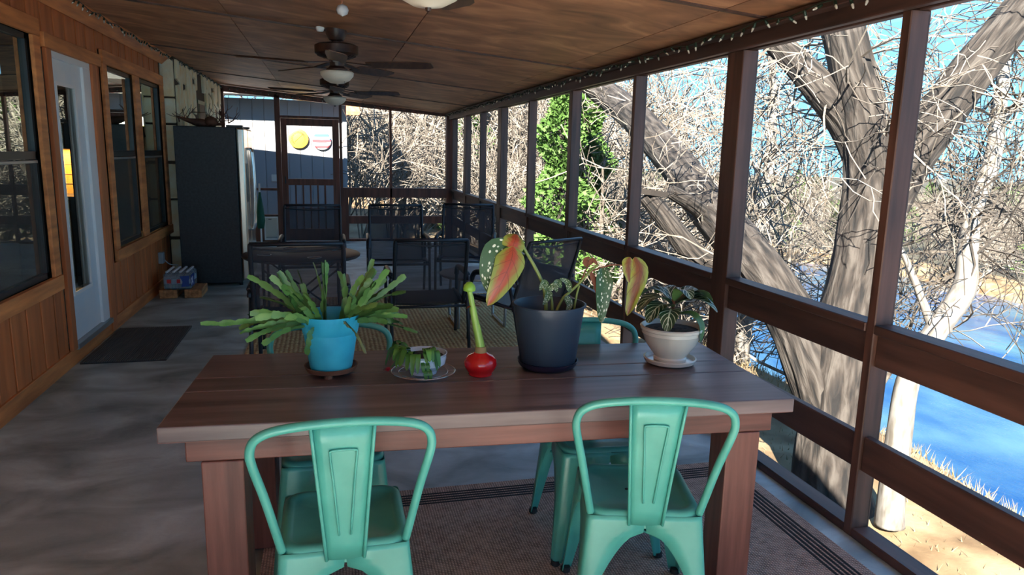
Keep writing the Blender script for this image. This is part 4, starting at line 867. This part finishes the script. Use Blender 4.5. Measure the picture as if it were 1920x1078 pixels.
for i in range(26):
    a = rg.gauss(math.pi+.35,.55) if i < 20 else rg.gauss(-1.3,.35); r1 = rg.uniform(.04,.075); L_ = rg.uniform(.045,.07); b = Vector((r1*math.cos(a)-.012, r1*math.sin(a), .075+rg.uniform(0,.025))); d = Vector((math.cos(a), math.sin(a), 0)); dr = rg.uniform(.3,1.0)
    m = MB(); m.leaf([b, b+d*L_*.55+Vector((0,0,.012)), b+d*L_*.9-Vector((0,0,L_*dr))], .024, fold=.2, nl=8, nw=2, prof=lambda t: math.sin(math.pi*min(1,t*.93+.04))**.7*(1-.25*abs(math.sin(t*14)))); m.build('leaf', [rg.choice(('plant_green','plant_green2'))]*2, bw, True)
for x, z0 in ((-.004,.0),(.012,.0)):
    for k_ in range(2):
        p = Vector((x-.01+.008*k_, -.078-.006*k_, .062-.026*k_)); m = MB(); m.leaf([p, p+Vector((.002,-.012,-.012)), p+Vector((.003,-.012,-.036))], .019, up=(0,-1,.2), fold=.15, nl=12, nw=2, prof=lambda t: math.sin(math.pi*min(1,t*.93+.04))**.7*(1-.3*abs(math.sin(t*11)))); m.build('leaf', ['plant_green2','plant_green'], bw, True)
for k_ in range(5): m = MB(); p = Vector((-.118+.004*k_, -.01+.004*k_, .02)); m.leaf([p, p+Vector((-.012,-.004*(k_-2),.004)), p+Vector((-.026,-.008*(k_-2),-.006))], .012, nl=4, nw=2); m.build('petal', ['petal','petal'], bw, True)
MB().tube(smooth_path([(-.05,0,.075),(-.085,-.01,.07),(-.105,-.008,.04),(-.118,-.006,.022)], 4), .002, 5).build('flower_stem', 'plant_green2', bw, True)
# ---- red waxed amaryllis bulb
am = pot((.518, 2.445), 'red waxed bulb with a tall green bud stalk in the middle of the table', name='amaryllis_bulb')
MB().lathe([(.001,0),(.042,0),(.044,.004),(.042,.008),(.054,.022),(.0605,.040),(.057,.058),(.043,.072),(.026,.079),(.023,.083),(.001,.083)], sides=40).build('waxed_bulb', 'red_wax', am, True); MB().lathe([(.022,.080),(.021,.094),(.019,.104),(.001,.106)], sides=18).build('bulb_neck', 'bulb_skin', am, autos=True)
sk = [loc_px(am, p) for p in ((902,655),(896,625),(889,592),(884,562),(880,545))]; MB().tube(smooth_path(sk, 5), [.016]*4+[.0145]*4+[.0125]*5+[.010]*4+[.009]*4, 12).build('stalk', 'stem_green', am, True)
bd = sk[-1]; MB().lathe([(.009,-.002),(.021,.0),(.0225,.008),(.019,.02),(.010,.030),(.001,.033)], bd.x, bd.y, 20, bd.z).build('bud', 'bud_green', am, True)
for k_, (dx, dz) in enumerate(((.035,.012),(-.028,-.006),(.03,-.004))): p = loc_px(am, (887,574)); m = MB(); m.leaf([p, p+Vector((dx*.5,-.01,dz+.008)), p+Vector((dx,-.012,dz))], .011, nl=5, nw=2); m.build('husk', ['husk','husk'], am, True)
# ---- navy pot with spotted begonia
nb = pot((.785, 2.49), 'spotted begonia with red backed leaves in a dark navy plastic pot', name='potted_begonia')
MB().lathe([(.001,.001),(.088,.001),(.106,.012),(.116,.032),(.112,.032),(.100,.014),(.001,.010)], sides=36).build('saucer', 'navy_dark', nb, autos=True)
MB().lathe([(.001,.012),(.100,.012),(.104,.02),(.127,.205),(.128,.207),(.131,.236),(.137,.238),(.138,.246),(.132,.247),(.126,.235),(.120,.17),(.001,.168)], sides=44).build('pot', 'navy_pot', nb, autos=True); MB().lathe([(.119,.175),(.06,.18),(.001,.183)], sides=24).build('soil', 'soil', nb)
def NP(p, dy=0): return loc_px(nb, p, dy)
def stem(pix, r0, r1, mat='begonia_stem', dy=0, par=nb, nm='stem'):
    path = smooth_path([NP(p, dy) for p in pix], 5); n = len(path); MB().tube(path, [r0+(r1-r0)*i/(n-1) for i in range(n)], 8).build(nm, mat, par, True)
stem([(1024,585),(1020,540),(1005,505),(988,475),(978,455)], .0075, .005); stem([(1036,590),(1034,560),(1028,545)], .006, .004); stem([(1040,590),(1055,560),(1068,548),(1085,532),(1105,510),(1122,495)], .006, .004); stem([(1075,590),(1080,558),(1086,535)], .005, .004); stem([(1105,510),(1140,498),(1165,497),(1192,500)], .0035, .0025, 'begonia_dry')
stem([(1088,530),(1100,503),(1105,495)], .003, .003, 'begonia_dry'); stem([(978,455),(972,458),(962,462)], .004, .003)
bl_p = lambda t: min(1, (t*3.2)**.6)*(1-t**2.2)**.75+.02
def bleaf(pix, wd, front, mats, fold=.15, wavy=.01, prof=bl_p, dys=(0,0,0,0), nw=6):
    m = MB(); m.leaf([NP(p, d) for p, d in zip(pix, dys)], wd, up=(0,-1,.15) if front else (0,1,-.15), fold=fold, nl=15, nw=nw, prof=prof, wavy=wavy); m.build('leaf', mats, nb, True)
bleaf([(958,458),(930,474),(918,515),(924,556)], .105, True, ['begonia_spot','begonia_red'], .1, dys=(-.01,-.03,-.035,-.02)); bleaf([(962,462),(958,490),(940,530),(914,573)], .118, False, ['begonia_spot','begonia_red'], .22, dys=(-.03,-.05,-.06,-.05)); bleaf([(960,466),(966,450),(968,440)], .085, False, ['begonia_spot','begonia_red'], .2, dys=(-.03,-.02,.0), prof=lambda t: math.sin(math.pi*min(1,t*.7+.28))**.6)
bleaf([(1130,500),(1132,530),(1129,570),(1127,606)], .072, True, ['begonia_spot','begonia_red'], .25, .02, dys=(0,-.02,-.03,-.03)); bleaf([(1190,482),(1200,510),(1190,550),(1176,592)], .085, False, ['begonia_spot','begonia_yellow'], .3, .025, dys=(0,-.02,-.03,-.03)); bleaf([(1181,482),(1178,500),(1180,530)], .052, False, ['begonia_spot','begonia_yellow'], .25, .03, dys=(0,-.01,-.02))
for pix, wd in (([(1030,545),(1028,555),(1018,572)],.03),([(1030,545),(1040,535),(1044,548)],.028),([(1026,545),(1020,530),(1012,545)],.028),([(1068,548),(1064,530),(1050,522)],.026),([(1060,555),(1068,570),(1062,585)],.03),([(1052,540),(1046,528),(1038,530)],.022)): bleaf(pix, wd, True, ['begonia_spot','begonia_stem'], .2, .02, dys=(-.02,-.03,-.04))
for pix in ([(1106,508),(1116,530),(1118,550)], [(1104,497),(1112,488),(1120,496)], [(1100,500),(1098,488),(1106,482)]): bleaf(pix, .022, False, ['begonia_dry','begonia_dry'], .3, .03, dys=(0,-.01,-.02))
# ---- cream pot with zebra plant
zp = pot((1.272, 2.455), 'zebra plant with white veined dark leaves in a cream glazed pot', name='potted_zebra_plant')
MB().lathe([(.001,.001),(.075,.001),(.096,.010),(.102,.024),(.096,.026),(.088,.014),(.001,.012)], sides=36).build('saucer', 'cream_glaze', zp, autos=True)
MB().lathe([(.001,.014),(.062,.014),(.064,.026),(.060,.032),(.075,.052),(.098,.085),(.110,.118),(.113,.122),(.112,.134),(.119,.138),(.121,.148),(.115,.152),(.108,.146),(.103,.13),(.001,.128)], sides=40).build('pot', 'cream_glaze', zp, autos=True); MB().lathe([(.104,.135),(.06,.139),(.001,.142)], sides=24).build('soil', 'soil', zp)
MB().tube(smooth_path([(0,0,.13),(.004,0,.18),(.0,.0,.235),(.002,0,.262)], 4), .0075, 8).build('stem', 'begonia_dry', zp, True)
for az, L_, el, dr, wd, zz in ((185,.135,.42,.085,.066,.235),(205,.125,.25,.10,.066,.225),(235,.115,.15,.11,.062,.215),(345,.135,.45,.08,.068,.24),(325,.145,.35,.07,.074,.235),(5,.155,.5,.12,.07,.245),(90,.12,.6,.05,.06,.245),(140,.12,.6,.06,.06,.245),(275,.10,.9,.03,.05,.25),(50,.13,.55,.06,.06,.245)):
    a = R(az); d = Vector((math.cos(a), math.sin(a), 0)); b = Vector((0,0,zz))+d*.008; m = MB(); m.leaf([b, b+d*L_*.35+Vector((0,0,L_*el*.5)), b+d*L_*.75+Vector((0,0,L_*el*.62-dr*.15)), b+d*L_*1.08+Vector((0,0,L_*el*.5-dr*.6))], wd*1.3, fold=.2, nl=15, nw=8, prof=lambda t: math.sin(math.pi*min(1,t*.94+.03))**.75); m.build('leaf', ['zebra_leaf','zebra_back'], zp, True)
m = MB(); m.leaf([Vector((.01,-.02,.20)), Vector((.05,-.06,.205)), Vector((.075,-.085,.165)), Vector((.072,-.095,.105))], .055, up=(.5,-.6,.5), fold=.25, nl=12, nw=6); m.build('leaf', ['zebra_back','zebra_leaf'], zp, True)
